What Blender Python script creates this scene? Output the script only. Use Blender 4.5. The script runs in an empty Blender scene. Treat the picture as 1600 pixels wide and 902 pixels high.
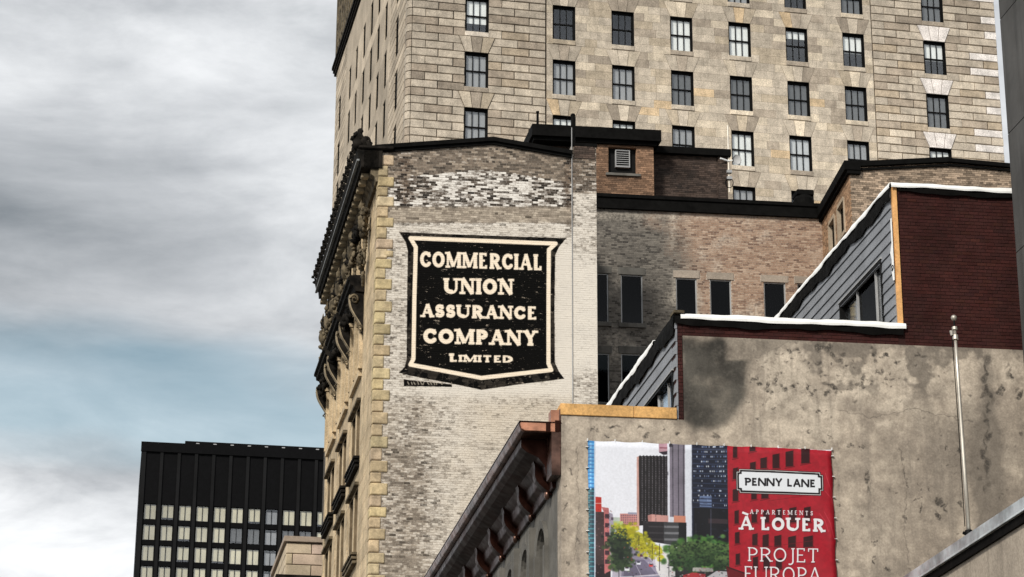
import bpy, bmesh, math, random
import numpy as np
from mathutils import Vector, Matrix
random.seed(7); RNG = np.random.default_rng(7)
sc = bpy.context.scene
COL = sc.collection
# ------------------------------------------------------------------ camera
F = 3690.0; PIT = math.atan(F/10551.0); ROL = math.atan(60/10551.0)   # focal length in photo pixels, pitch, roll
fwd = np.array([0, math.cos(PIT), math.sin(PIT)]); r0 = np.array([1., 0, 0]); u0 = np.cross(r0, fwd)
RIGHT = r0*math.cos(ROL)+u0*math.sin(ROL); UP = u0*math.cos(ROL)-r0*math.sin(ROL)
CAM = np.array([0, 0, 1.7])
cam = bpy.data.cameras.new('camera'); camo = bpy.data.objects.new('camera', cam); COL.objects.link(camo)
cam.sensor_fit = 'HORIZONTAL'; cam.sensor_width = 36; cam.lens = F/1600*36; cam.clip_start = .5; cam.clip_end = 6000
M = Matrix.Identity(4)
for i in range(3):
    M[i][0] = RIGHT[i]; M[i][1] = UP[i]; M[i][2] = -fwd[i]; M[i][3] = CAM[i]
camo.matrix_world = M
sc.camera = camo
# ------------------------------------------------------------------ light
sc.view_settings.view_transform = 'Standard'; sc.view_settings.look = 'None'
sc.view_settings.gamma = 1; sc.view_settings.use_curve_mapping = False
sc.view_settings.exposure = 1.3
SUN_AZ = math.radians(-151)      # compass style: measured from +Y towards +X; behind the camera to the left
SUN_EL = math.radians(35)
sun = bpy.data.lights.new('sun', 'SUN'); sun.energy = 1.5; sun.angle = math.radians(10); sun.color = (1, .95, .86)
suno = bpy.data.objects.new('sun', sun); COL.objects.link(suno)
sd = Vector((math.sin(SUN_AZ)*math.cos(SUN_EL), math.cos(SUN_AZ)*math.cos(SUN_EL), math.sin(SUN_EL)))
suno.rotation_euler = sd.to_track_quat('Z', 'Y').to_euler()
suno.location = (-40, -60, 120)

class NT:
    """small helper for node trees"""
    def __init__(s, tree): s.t = tree; tree.nodes.clear()
    def n(s, typ, ins=None, **kw):
        d = s.t.nodes.new(typ)
        for k, v in kw.items(): setattr(d, k, v)
        for k, v in (ins or {}).items(): s.put(d.inputs[k], v)
        return d
    def put(s, sock, v):
        if hasattr(v, 'is_linked') and hasattr(v, 'node'): s.t.links.new(v, sock)
        elif isinstance(v, bpy.types.Node): s.t.links.new(v.outputs[0], sock)
        else:
            if isinstance(v, (tuple, list)) and len(v) == 3 and sock.type == 'RGBA': v = (*v, 1)
            sock.default_value = v
    def math(s, op, a, b=0.5, c=None, clamp=False):
        d = s.n('ShaderNodeMath', operation=op, use_clamp=clamp); s.put(d.inputs[0], a); s.put(d.inputs[1], b)
        if c is not None: s.put(d.inputs[2], c)
        return d.outputs[0]
    def mix(s, f, a, b, mode='MIX'):
        d = s.n('ShaderNodeMix', data_type='RGBA', blend_type=mode); s.put(d.inputs[0], f); s.put(d.inputs[6], a); s.put(d.inputs[7], b)
        return d.outputs[2]
    def noise(s, vec, scale, detail=4, rough=.55, dist=0.):
        d = s.n('ShaderNodeTexNoise', {'Scale': scale, 'Detail': detail, 'Roughness': rough, 'Distortion': dist})
        s.put(d.inputs['Vector'], vec); return d.outputs[0]
    def ramp(s, fac, stops, interp='LINEAR'):
        d = s.n('ShaderNodeValToRGB'); s.put(d.inputs[0], fac); e = d.color_ramp.elements; d.color_ramp.interpolation = interp
        while len(e) < len(stops): e.new(.5)
        for el, (p, c) in zip(e, stops):
            el.position = p; el.color = (*c, 1) if isinstance(c, (tuple, list)) else (c, c, c, 1)
        return d.outputs[0]
    def maprange(s, v, a, b, c=0., d=1., smooth=True):
        n = s.n('ShaderNodeMapRange', interpolation_type='SMOOTHSTEP' if smooth else 'LINEAR')
        for i, x in enumerate((v, a, b, c, d)): s.put(n.inputs[i], x)
        return n.outputs[0]
    def vscale(s, vec, xyz):
        d = s.n('ShaderNodeMapping'); s.put(d.inputs[0], vec); d.inputs['Scale'].default_value = xyz; return d.outputs[0]

world = bpy.data.worlds.new('World'); sc.world = world; world.use_nodes = True
w = NT(world.node_tree)
sky = w.n('ShaderNodeTexSky', sky_type='NISHITA'); sky.sun_disc = False; sky.sun_elevation = SUN_EL; sky.sun_rotation = SUN_AZ
sky.air_density = 1.2; sky.dust_density = 2.0
tc = w.n('ShaderNodeTexCoord'); dirv = tc.outputs['Generated']
sep = w.n('ShaderNodeSeparateXYZ'); w.put(sep.inputs[0], dirv)
# high layer of streaky cloud plus cumulus near the horizon, all from the direction of view
warp = w.noise(w.vscale(dirv, (1.2, 1.2, 4)), 4, 3, .5)
el = w.math('ADD', sep.outputs[2], w.math('MULTIPLY', w.math('SUBTRACT', warp, .5), .07))
n1 = w.noise(w.vscale(dirv, (1.0, 1.0, 3.2)), 5.2, 9, .60, .45)
n2 = w.noise(w.vscale(dirv, (1.0, 1.0, 2.6)), 13, 8, .6, .5)
band = w.ramp(el, [(.18, .80), (.232, .83), (.254, .64), (.285, .56), (.305, .74), (.32, .72), (.35, .66), (.378, .70), (.41, .74), (.45, .62), (.55, .68), (1., .68)])
# one darker, thicker cloud in the west
far = w.n('ShaderNodeVectorMath', operation='DISTANCE'); w.put(far.inputs[0], w.vscale(dirv, (1., 1., 2.3))); far.inputs[1].default_value = (-.225, .915, .345*2.3)
heavy = w.maprange(w.math('ADD', far.outputs['Value'], w.math('MULTIPLY', w.math('SUBTRACT', warp, .5), .22)), .015, .16, .22, 0.)
grey = w.math('ADD', w.math('SUBTRACT', band, heavy), w.math('ADD', w.math('MULTIPLY', w.math('SUBTRACT', n1, .5), .95), w.math('MULTIPLY', w.math('SUBTRACT', n2, .5), w.maprange(el, .24, .29, .75, .26))), clamp=True)
cloud = w.ramp(grey, [(0., (.13, .152, .172)), (.3, (.225, .25, .275)), (.6, (.48, .50, .525)), (1., (.96, .975, .99))])
blue = w.maprange(el, .252, .272, 0, 1); blue2 = w.maprange(el, .285, .312, 1, 0)
thin = w.math('MULTIPLY', w.math('MULTIPLY', blue, blue2), .55)
skyc = w.mix(thin, w.mix(1., cloud, (4.7, 4.7, 4.7), 'MULTIPLY'), w.mix(1., sky, (.58, .64, .56), 'MULTIPLY'))
bg = w.n('ShaderNodeBackground', {'Color': skyc, 'Strength': .1})
w.n('ShaderNodeOutputWorld', {'Surface': bg})

# ------------------------------------------------------------------ frames of the streets' facades
def ray(x, y):
    v = fwd*F+RIGHT*(x-800)+UP*(451-y); return v/np.linalg.norm(v)
def proj(p):
    p = np.asarray(p, float)-CAM; d = p@fwd
    return 800+F*(p@RIGHT)/d, 451-F*(p@UP)/d
class Fr:
    """facade frame: u runs along the front (to the right), w runs into the block, z up; origin on the ground"""
    def __init__(s, px, py, D, yr, yd):
        k = ray(px, py); h = math.hypot(k[0], k[1]); s.O = CAM+k*(D/h); s.O[2] = 0
        s.yr, s.yd = math.radians(yr), math.radians(yd)
        s.r = np.array([math.cos(s.yr), math.sin(s.yr), 0]); s.d = np.array([math.cos(s.yd), math.sin(s.yd), 0])
        s.Mi = np.linalg.inv(np.array([s.r[:2], s.d[:2]]).T)
    def L(s, u, w, z):            # relative to the origin
        return s.r*u+s.d*w+np.array([0, 0, z])
    def W(s, u, w, z): return s.O+s.L(u, w, z)
    def hit(s, x, y, w=0):
        k = ray(x, y); A = np.array([s.r[:2], -k[:2]]).T; b = CAM[:2]-s.O[:2]-s.d[:2]*w
        u, t = np.linalg.solve(A, b); return float(u), float(CAM[2]+k[2]*t)
    def hitL(s, x, y, u=0):
        k = ray(x, y); A = np.array([s.d[:2], -k[:2]]).T; b = CAM[:2]-s.O[:2]-s.r[:2]*u
        q, t = np.linalg.solve(A, b); return float(q), float(CAM[2]+k[2]*t)
    def moved(s, u=0., w=0., yr=None, yd=None):
        f = Fr.__new__(Fr); f.O = s.W(u, w, 0); f.yr = s.yr if yr is None else math.radians(yr); f.yd = s.yd if yd is None else math.radians(yd)
        f.r = np.array([math.cos(f.yr), math.sin(f.yr), 0]); f.d = np.array([math.cos(f.yd), math.sin(f.yd), 0])
        f.Mi = np.linalg.inv(np.array([f.r[:2], f.d[:2]]).T); return f
    def side(s, u=0.):
        """frame of the left (street) face: u runs away along d, w runs into the block along r"""
        f = Fr.__new__(Fr); f.O = s.W(u, 0, 0); f.yr, f.yd = s.yd, s.yr; f.r, f.d = s.d, s.r
        f.Mi = np.linalg.inv(np.array([f.r[:2], f.d[:2]]).T); return f

# ------------------------------------------------------------------ object helpers
def thing(name, label, cat, loc, group=None):
    o = bpy.data.objects.new(name, None); COL.objects.link(o); o.empty_display_size = .5
    o.location = Vector(loc); o['label'] = label; o['category'] = cat
    if group: o['group'] = group
    return o
def link(name, me, mat, parent, loc=(0, 0, 0), rotz=0., scale=None, color=None, kind=None, label=None):
    o = bpy.data.objects.new(name, me); COL.objects.link(o); o.parent = parent
    o.location = Vector(loc); o.rotation_euler = (0, 0, rotz)
    if scale: o.scale = scale
    if mat and not me.materials: me.materials.append(mat)
    if color is not None: o.color = (*color, 1)
    if kind: o['kind'] = kind
    if label: o['label'] = label
    return o
class MB:
    def __init__(s, fr=None, rel=None):
        s.v, s.f, s.uv, s.fr, s.smooth = [], [], [], fr, False
        s.off = (fr.O-np.asarray(rel, float)) if (fr is not None and rel is not None) else np.zeros(3)
    def pt(s, u, w, z):
        return tuple(s.fr.L(u, w, z)+s.off) if s.fr is not None else (u, w, z)
    def add(s, pts, faces):
        b = len(s.v)
        for p in pts: s.v.append(s.pt(*p)); s.uv.append((p[0], p[2]))
        s.f += [tuple(b+i for i in f) for f in faces]
        return s
    def box(s, a0, a1, b0, b1, c0, c1):
        p = [(x, y, z) for z in (c0, c1) for y in (b0, b1) for x in (a0, a1)]
        return s.add(p, [(0, 2, 3, 1), (4, 5, 7, 6), (0, 1, 5, 4), (2, 6, 7, 3), (0, 4, 6, 2), (1, 3, 7, 5)])
    def cham(s, a0, a1, b0, b1, c0, c1, e):
        """box whose front (low b) edges are chamfered"""
        o = [(a0, b1, c0), (a1, b1, c0), (a1, b1, c1), (a0, b1, c1), (a0, b0+e, c0), (a1, b0+e, c0), (a1, b0+e, c1), (a0, b0+e, c1),
             (a0+e, b0, c0+e), (a1-e, b0, c0+e), (a1-e, b0, c1-e), (a0+e, b0, c1-e)]
        f = [(0, 3, 2, 1)]
        for i in range(4):
            j = (i+1) % 4; f += [(i, j, 4+j, 4+i), (4+i, 4+j, 8+j, 8+i)]
        return s.add(o, f+[(8, 9, 10, 11)])
    def prism(s, poly, x0, x1, plane='uz'):
        n = len(poly)
        def m(a, b, x):
            return {'uz': (a, x, b), 'wz': (x, a, b), 'uw': (a, b, x)}[plane]
        pts = [m(a, b, x0) for a, b in poly]+[m(a, b, x1) for a, b in poly]
        return s.add(pts, [tuple(range(n)), tuple(range(2*n-1, n-1, -1))]+[(i, i+n, (i+1) % n+n, (i+1) % n) for i in range(n)])
    def tube(s, pts, rad, n=8, cap=True):
        P = [np.array(s.pt(*p)) for p in pts]; R = rad if isinstance(rad, (list, tuple)) else [rad]*len(P)
        b = len(s.v)
        for i, p in enumerate(P):
            t = P[min(i+1, len(P)-1)]-P[max(i-1, 0)]; t = t/(np.linalg.norm(t)+1e-9)
            a = np.cross(t, [0, 0, 1.]) if abs(t[2]) < .9 else np.cross(t, [1., 0, 0]); a /= np.linalg.norm(a); c = np.cross(t, a)
            for k in range(n):
                th = 2*math.pi*k/n; q = p+(a*math.cos(th)+c*math.sin(th))*R[i]; s.v.append(tuple(q)); s.uv.append((k/n, i))
        for i in range(len(P)-1):
            for k in range(n): s.f.append((b+i*n+k, b+i*n+(k+1) % n, b+(i+1)*n+(k+1) % n, b+(i+1)*n+k))
        if cap: s.f += [tuple(b+k for k in range(n))[::-1], tuple(b+(len(P)-1)*n+k for k in range(n))]
        return s
    def blob(s, c, rad, seg=8, rings=6, jit=.0):
        c = np.array(s.pt(*c)); b = len(s.v); rad = np.array(rad if hasattr(rad, '__len__') else [rad]*3)
        s.v.append(tuple(c+[0, 0, -rad[2]])); s.uv.append((0, 0))
        for i in range(1, rings):
            ph = -math.pi/2+math.pi*i/rings
            for k in range(seg):
                th = 2*math.pi*k/seg; q = np.array([math.cos(ph)*math.cos(th), math.cos(ph)*math.sin(th), math.sin(ph)])*rad*(1+random.uniform(-jit, jit))
                s.v.append(tuple(c+q)); s.uv.append((k, i))
        s.v.append(tuple(c+[0, 0, rad[2]])); s.uv.append((0, 1)); t = len(s.v)-1
        for k in range(seg):
            s.f.append((b, b+1+(k+1) % seg, b+1+k)); o = b+1+(rings-2)*seg; s.f.append((t, o+k, o+(k+1) % seg))
            for i in range(rings-2):
                o = b+1+i*seg; s.f.append((o+k, o+(k+1) % seg, o+seg+(k+1) % seg, o+seg+k))
        return s
    def mesh(s, name, region=None, bevel=0):
        me = bpy.data.meshes.new(name); me.from_pydata(s.v, [], s.f)
        if region:
            uv = me.uv_layers.new(name='UVMap'); a = np.array(s.uv, float)
            a[:, 0] = (a[:, 0]-region[0])/region[2]; a[:, 1] = (a[:, 1]-region[1])/region[3]
            li = np.empty(len(me.loops), int); me.loops.foreach_get('vertex_index', li); uv.data.foreach_set('uv', a[li].ravel())
        bm = bmesh.new(); bm.from_mesh(me); bmesh.ops.recalc_face_normals(bm, faces=bm.faces)
        if bevel: bmesh.ops.bevel(bm, geom=[e for e in bm.edges if len(e.link_faces) == 2 and e.calc_face_angle(0) > .5], offset=bevel, segments=2, affect='EDGES', clamp_overlap=True)
        bm.to_mesh(me); bm.free()
        if s.smooth: me.polygons.foreach_set('use_smooth', [True]*len(me.polygons))
        return me
    def build(s, name, mat, parent, region=None, bevel=0, **kw):
        return link(name, s.mesh(name, region, bevel), mat, parent, **kw)

def brick_rects(poly_list, course=.083, length=.24, joint=.011, holes=(), umin=None, umax=None, zmin=None, zmax=None, header=6, jit=.004):
    """list of (u0,u1,z0,z1) laid in running bond, clipped to polygons in (u,z)"""
    def inside(u, z, P):
        c = False; n = len(P)
        for i in range(n):
            (x1, y1), (x2, y2) = P[i], P[(i+1) % n]
            if (y1 > z) != (y2 > z) and u < (x2-x1)*(z-y1)/(y2-y1)+x1: c = not c
        return c
    us = [p[0] for P in poly_list for p in P]; zs = [p[1] for P in poly_list for p in P]
    u0, u1, z0, z1 = min(us), max(us), min(zs), max(zs); out = []
    row = 0; z = z0
    while z < z1:
        L = length*.5 if header and row % header == header-1 else length
        zc = z+course/2
        # exact spans of the polygons at this height
        for P in poly_list:
            xs = []
            for i in range(len(P)):
                (x1, y1), (x2, y2) = P[i], P[(i+1) % len(P)]
                if (y1 > zc) != (y2 > zc): xs.append((x2-x1)*(zc-y1)/(y2-y1)+x1)
            xs.sort()
            for a, b in zip(xs[::2], xs[1::2]):
                spans = [(a, b)]
                for (h0, h1, k0, k1) in holes:
                    if k0 < zc < k1:
                        ns = []
                        for s0, s1 in spans:
                            if h1 <= s0 or h0 >= s1: ns.append((s0, s1)); continue
                            if h0 > s0: ns.append((s0, h0))
                            if h1 < s1: ns.append((h1, s1))
                        spans = ns
                for s0, s1 in spans:
                    x = math.floor(s0/L)*L+(L*.5 if row % 2 else 0)-L
                    while x < s1:
                        p, q = max(x, s0)+joint/2, min(x+L, s1)-joint/2
                        if q-p > .03: out.append((p, q, z+joint/2+random.uniform(-jit, jit)*.3, z+course-joint/2))
                        x += L
        row += 1; z += course
    return out
def brick_mesh(name, fr, rel, rects, w0, w1, region=None, jit=.006):
    R = np.array(rects, float); n = len(R); fw = w0-RNG.random(n)*jit
    U = np.stack([R[:, 0], R[:, 1], R[:, 1], R[:, 0]]*2, 1); Z = np.stack([R[:, 2], R[:, 2], R[:, 3], R[:, 3]]*2, 1)
    Wd = np.concatenate([np.repeat(fw[:, None], 4, 1), np.full((n, 4), w1)], 1)
    off = fr.O-np.asarray(rel, float)
    V = U[..., None]*fr.r+Wd[..., None]*fr.d+Z[..., None]*np.array([0, 0, 1.])+off
    base = (np.arange(n)*8)[:, None]
    q = np.array([[0, 1, 2, 3], [1, 5, 6, 2], [5, 1, 0, 4], [0, 3, 7, 4], [3, 2, 6, 7]])
    flip = np.cross(fr.r, [0, 0, 1.])@fr.d > 0    # keep the faces outward on the street side too
    if flip: q = q[:, ::-1]
    Fc = (base[:, None, :]+q[None]).reshape(-1, 4)
    me = bpy.data.meshes.new(name); me.vertices.add(n*8); me.vertices.foreach_set('co', V.reshape(-1))
    me.loops.add(len(Fc)*4); me.loops.foreach_set('vertex_index', Fc.ravel()); me.polygons.add(len(Fc))
    me.polygons.foreach_set('loop_start', np.arange(len(Fc))*4)
    if region:
        uv = me.uv_layers.new(name='UVMap'); a = np.stack([(U.ravel()-region[0])/region[2], (Z.ravel()-region[1])/region[3]], 1)
        uv.data.foreach_set('uv', a[Fc.ravel()].ravel())
    me.update(calc_edges=True); me.validate(); me.shade_flat(); return me

# ------------------------------------------------------------------ painted pictures (numpy): sign, stains, poster
def vnoise(h, wd, cell, seed):
    r = np.random.default_rng(seed); gh, gw = int(h/cell)+3, int(wd/cell)+3; g = r.random((gh, gw))
    y = np.arange(h)/cell; x = np.arange(wd)/cell; yi, xi = y.astype(int), x.astype(int); fy, fx = y-yi, x-xi
    fy = fy*fy*(3-2*fy); fx = fx*fx*(3-2*fx); fy = fy[:, None]; fx = fx[None]
    a = g[yi][:, xi]; b = g[yi][:, xi+1]; c = g[yi+1][:, xi]; d = g[yi+1][:, xi+1]
    return (a*(1-fx)+b*fx)*(1-fy)+(c*(1-fx)+d*fx)*fy
def fbm(h, wd, cell, seed, octv=4):
    t = 0; a = 1; s = 0
    for i in range(octv):
        if cell < 1: break
        t = t+a*vnoise(h, wd, cell, seed+i*13); s += a; a *= .55; cell /= 2
    return t/s
class Pic:
    """a picture lying on a facade, addressed in metres but drawn with the positions read off the photograph"""
    def __init__(s, fr, u0, u1, z0, z1, ppm, nc=3, w=0.):
        s.region = (u0, z0, u1-u0, z1-z0); s.w = int((u1-u0)*ppm); s.h = int((z1-z0)*ppm)
        u = u0+(np.arange(s.w)+.5)/s.w*(u1-u0); z = z0+(np.arange(s.h)+.5)/s.h*(z1-z0)
        U, Z = np.meshgrid(u, z); P = U[..., None]*fr.r+Z[..., None]*np.array([0, 0, 1.])+(fr.O+fr.d*w-CAM)
        d = P@fwd; s.X = 800+F*(P@RIGHT)/d; s.Y = 451-F*(P@UP)/d; s.U, s.Z = U, Z
        s.a = np.zeros((s.h, s.w, nc)); s.cx = s.X.mean(0); s.cy = s.Y.mean(1); s.px = (s.X[0, -1]-s.X[0, 0])/s.w
    def win(s, x0, x1, y0, y1):
        m = 4+abs(s.X[-1]-s.X[0]).max(); n = 4+abs(s.Y[:, -1]-s.Y[:, 0]).max()
        c = np.where((s.cx > x0-m) & (s.cx < x1+m))[0]; r = np.where((s.cy > y0-n) & (s.cy < y1+n))[0]
        if not len(c) or not len(r): return None
        return slice(r[0], r[-1]+1), slice(c[0], c[-1]+1)
    def mask(s, pts):
        xs = [p[0] for p in pts]; ys = [p[1] for p in pts]; W = s.win(min(xs), max(xs), min(ys), max(ys))
        if W is None: return None, None
        acc = 0
        for ox, oy in ((-.25, -.25), (.25, -.25), (.25, .25), (-.25, .25)):
            X = s.X[W]+ox*s.px; Y = s.Y[W]+oy*s.px; c = np.zeros(X.shape, bool); n = len(pts)
            for i in range(n):
                (x1, y1), (x2, y2) = pts[i], pts[(i+1) % n]
                if y1 == y2: continue
                c ^= ((y1 > Y) != (y2 > Y)) & (X < (x2-x1)*(Y-y1)/(y2-y1)+x1)
            acc = acc+c
        return W, acc/4.
    def poly(s, pts, col, a=1.):
        W, m = s.mask(pts)
        if W is None: return
        m = (m*a)[..., None]; s.a[W] = s.a[W]*(1-m)+np.array(col)*m
    def stroke(s, pts, wd, col, a=1., round_=True):
        xs = [p[0] for p in pts]; ys = [p[1] for p in pts]; W = s.win(min(xs)-wd, max(xs)+wd, min(ys)-wd, max(ys)+wd)
        if W is None: return
        X, Y = s.X[W], s.Y[W]; best = np.full(X.shape, 1e9)
        for (x1, y1), (x2, y2) in zip(pts[:-1], pts[1:]):
            dx, dy = x2-x1, y2-y1; L2 = dx*dx+dy*dy+1e-9; t = ((X-x1)*dx+(Y-y1)*dy)/L2; tc_ = np.clip(t, 0, 1)
            dd = np.hypot(X-x1-tc_*dx, Y-y1-tc_*dy)
            if not round_:
                L = math.sqrt(L2); dd = np.maximum(np.abs((X-x1)*dy-(Y-y1)*dx)/L, np.maximum(-t*L, (t-1)*L)+wd/2)
            best = np.minimum(best, dd)
        m = (np.clip((wd/2-best)/abs(s.px)+.5, 0, 1)*a)[..., None]; s.a[W] = s.a[W]*(1-m)+np.array(col)*m
    def dot(s, x, y, rx, ry, col, a=1., soft=.3, ang=0.):
        W = s.win(x-rx*1.5-ry, x+rx*1.5+ry, y-ry*1.5-rx, y+ry*1.5+rx)
        if W is None: return
        X, Y = s.X[W]-x, s.Y[W]-y; c, n = math.cos(ang), math.sin(ang)
        d = np.hypot((X*c+Y*n)/rx, (Y*c-X*n)/ry); m = (np.clip((1-d)/soft+.5, 0, 1)*a)[..., None]
        s.a[W] = s.a[W]*(1-m)+np.array(col)*m
    def image(s, name, nc=False):
        img = bpy.data.images.new(name, s.w, s.h, alpha=s.a.shape[2] == 4, float_buffer=False)
        if nc: img.colorspace_settings.name = 'Non-Color'
        if s.a.shape[2] == 4: img.alpha_mode = 'CHANNEL_PACKED'
        b = np.ones((s.h, s.w, 4), np.float32); b[..., :s.a.shape[2]] = np.clip(s.a, 0, 1); img.pixels.foreach_set(b.ravel()); img.update(); img.pack(); return img
def arc(cx, cy, rx, ry, a0, a1, n=18):
    return [(cx+rx*math.cos(math.radians(a0+(a1-a0)*i/n)), cy+ry*math.sin(math.radians(a0+(a1-a0)*i/n))) for i in range(n+1)]
# letters: width, strokes (points, 1 thick / 0 thin), serif spots
GL = {
 'A': (.90, [([(.10, 0), (.45, 1)], 0), ([(.45, 1), (.80, 0)], 1), ([(.22, .32), (.68, .32)], 0)], [(.10, 0), (.80, 0)]),
 'C': (.82, [(arc(.46, .5, .36, .5, 42, 318), 1), ([(.735, .66), (.735, .95)], 0)], []),
 'D': (.86, [([(.16, 0), (.16, 1)], 1), ([(.16, 1), (.34, 1)]+arc(.34, .5, .40, .5, 90, -90)+[(.16, 0)], 0), (arc(.34, .5, .40, .5, 60, -60), 1)], []),
 'E': (.72, [([(.16, 0), (.16, 1)], 1), ([(.08, 1), (.62, 1)], 0), ([(.16, .52), (.54, .52)], 0), ([(.08, 0), (.66, 0)], 0), ([(.62, 1), (.62, .8)], 0), ([(.66, 0), (.66, .22)], 0)], []),
 'I': (.36, [([(.18, 0), (.18, 1)], 1)], [(.18, 0), (.18, 1)]),
 'J': (.46, [([(.30, 1), (.30, .0)]+arc(.08, .0, .22, .24, 0, -110), 1)], [(.30, 1)]),
 'L': (.70, [([(.16, 0), (.16, 1)], 1), ([(.08, 0), (.64, 0)], 0), ([(.64, 0), (.64, .26)], 0)], [(.16, 1)]),
 'M': (1.08, [([(.15, 0), (.15, 1)], 0), ([(.17, 1), (.54, .08)], 1), ([(.54, .08), (.92, 1)], 0), ([(.94, 0), (.94, 1)], 1)], [(.15, 0), (.94, 0), (.12, 1), (.96, 1)]),
 'N': (.92, [([(.16, 0), (.16, 1)], 0), ([(.16, 1), (.77, .02)], 1), ([(.77, 0), (.77, 1)], 0)], [(.16, 0), (.12, 1), (.77, 1)]),
 'O': (.92, [(arc(.46, .5, .37, .5, 0, 360, 32), 1)], []),
 'P': (.76, [([(.16, 0), (.16, 1)], 1), ([(.08, 1), (.36, 1)]+arc(.36, .73, .30, .27, 90, -90)+[(.16, .46)], 0), (arc(.36, .73, .30, .27, 70, -70), 1)], [(.16, 0)]),
 'R': (.86, [([(.16, 0), (.16, 1)], 1), ([(.08, 1), (.36, 1)]+arc(.36, .74, .30, .26, 90, -90)+[(.16, .48)], 0), (arc(.36, .74, .30, .26, 70, -70), 1), ([(.40, .48), (.74, 0)], 1)], [(.16, 0), (.76, 0)]),
 'S': (.68, [(arc(.34, .74, .24, .26, 25, 265)+arc(.34, .245, .27, .245, 88, -150), 1), ([(.57, .72), (.57, .96)], 0), ([(.09, .28), (.09, .04)], 0)], []),
 'T': (.80, [([(.40, 0), (.40, 1)], 1), ([(.04, 1), (.76, 1)], 0), ([(.05, 1), (.05, .76)], 0), ([(.75, 1), (.75, .76)], 0)], [(.40, 0)]),
 'U': (.92, [([(.17, 1), (.17, .36)]+arc(.46, .36, .29, .36, 180, 270), 1), (arc(.46, .36, .29, .36, 270, 360)+[(.75, 1)], 0)], [(.17, 1), (.75, 1)]),
 'Y': (.86, [([(.08, 1), (.43, .46)], 1), ([(.78, 1), (.43, .46)], 0), ([(.43, .46), (.43, 0)], 1)], [(.43, 0), (.10, 1), (.77, 1)]),
 ' ': (.42, [], []),
}
def write(pic, text, p0, p1, h, thick, thin, col, serif=.0, sgap=0., a=1., spur=True):
    """text along the base line p0 to p1 (photo pixels) with cap height h"""
    Wt = sum(GL[c][0] for c in text)+sgap*(len(text)-1); L = math.hypot(p1[0]-p0[0], p1[1]-p0[1]); sx = L/Wt
    ex, ey = (p1[0]-p0[0])/L, (p1[1]-p0[1])/L
    hh = h
    def T(x, y, pen, t):
        yy = t/2+y*(hh-t)                    # keep stroke ends inside the cap height
        return (p0[0]+ex*(pen+x)*sx+.04*yy*0, p0[1]+ey*(pen+x)*sx-yy)
    pen = 0
    for c in text:
        wd, st, sf = GL[c]
        if st:
            xa = [x for p, k in st for x, y in p]; lo_, hi_ = min(xa), max(xa); pad = (serif*.9+.25)/sx; hw = thick/2/sx
            def T(x, y, pen, t, lo_=lo_, hi_=hi_, pad=pad, hw=hw, wd=wd):
                yy = t/2+y*(hh-t); X_ = wd/2 if hi_-lo_ < .05 else pad+hw+(x-lo_)/(hi_-lo_)*(wd-2*pad-2*hw)
                return (p0[0]+ex*(pen+X_)*sx, p0[1]+ey*(pen+X_)*sx-yy)
        for pts, k in st:
            if serif == 0 and len(pts) == 2 and pts[0][0] == pts[1][0] and abs(pts[0][1]-pts[1][1]) < .3: continue   # spurs only on serif letters
            t = thick if k else thin
            if len(pts) == 2: pic.stroke([T(x, y, pen, t if pts[0][1] == pts[1][1] else 0) for x, y in pts], t, col, a, round_=False)
            else: pic.stroke([T(x, y, pen, t) for x, y in pts], t, col, a)
        if serif:
            for x, y in sf:
                q = T(x, y, pen, thin); pic.stroke([(q[0]-serif-thick/2, q[1]-ey*0), (q[0]+serif+thick/2, q[1])], thin, col, a, round_=False)
        pen += wd+sgap
# ------------------------------------------------------------------ materials
def mat(name, col, rough=.85, metal=0., var=.3, scale=1.2, bump=0., bscale=30., obj=False, island=0., streak=0., spec=.35, hue=None, fine=.0):
    m = bpy.data.materials.new(name); m.use_nodes = True; t = NT(m.node_tree)
    pos = t.n('ShaderNodeNewGeometry')
    P = pos.outputs['Position']
    n = t.noise(P, scale, 6, .6)
    c = t.mix(t.maprange(n, .25, .75), tuple(x*(1-var) for x in col), tuple(min(x*(1+var), .95) for x in (hue or col)))
    if fine: c = t.mix(fine, c, t.mix(1., c, t.ramp(t.noise(P, 18, 5, .7), [(.3, .25), (.7, 1.7)]), 'MULTIPLY'))
    if streak:
        k = t.noise(t.vscale(P, (2.2, 2.2, .16)), 2.2, 5, .6); c = t.mix(t.maprange(k, .45, .75, 0, streak), c, tuple(x*.22 for x in col))
    if island: c = t.mix(1., c, t.ramp(pos.outputs['Random Per Island'], [(0, 1-island), (1, 1+island)]), 'MULTIPLY')
    if obj:
        oi = t.n('ShaderNodeObjectInfo'); c = t.mix(1., c, oi.outputs['Color'], 'MULTIPLY')
    b = t.n('ShaderNodeBsdfPrincipled', {'Base Color': c, 'Metallic': metal, 'Specular IOR Level': spec})
    t.put(b.inputs['Roughness'], t.maprange(t.noise(P, scale*3, 3), .3, .7, max(rough-.1, .02), min(rough+.1, 1)))
    if bump:
        bn = t.n('ShaderNodeBump', {'Strength': bump, 'Distance': .02, 'Height': t.noise(P, bscale, 5, .65)}); t.put(b.inputs['Normal'], bn.outputs[0])
    t.n('ShaderNodeOutputMaterial', {'Surface': b}); return m
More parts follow.
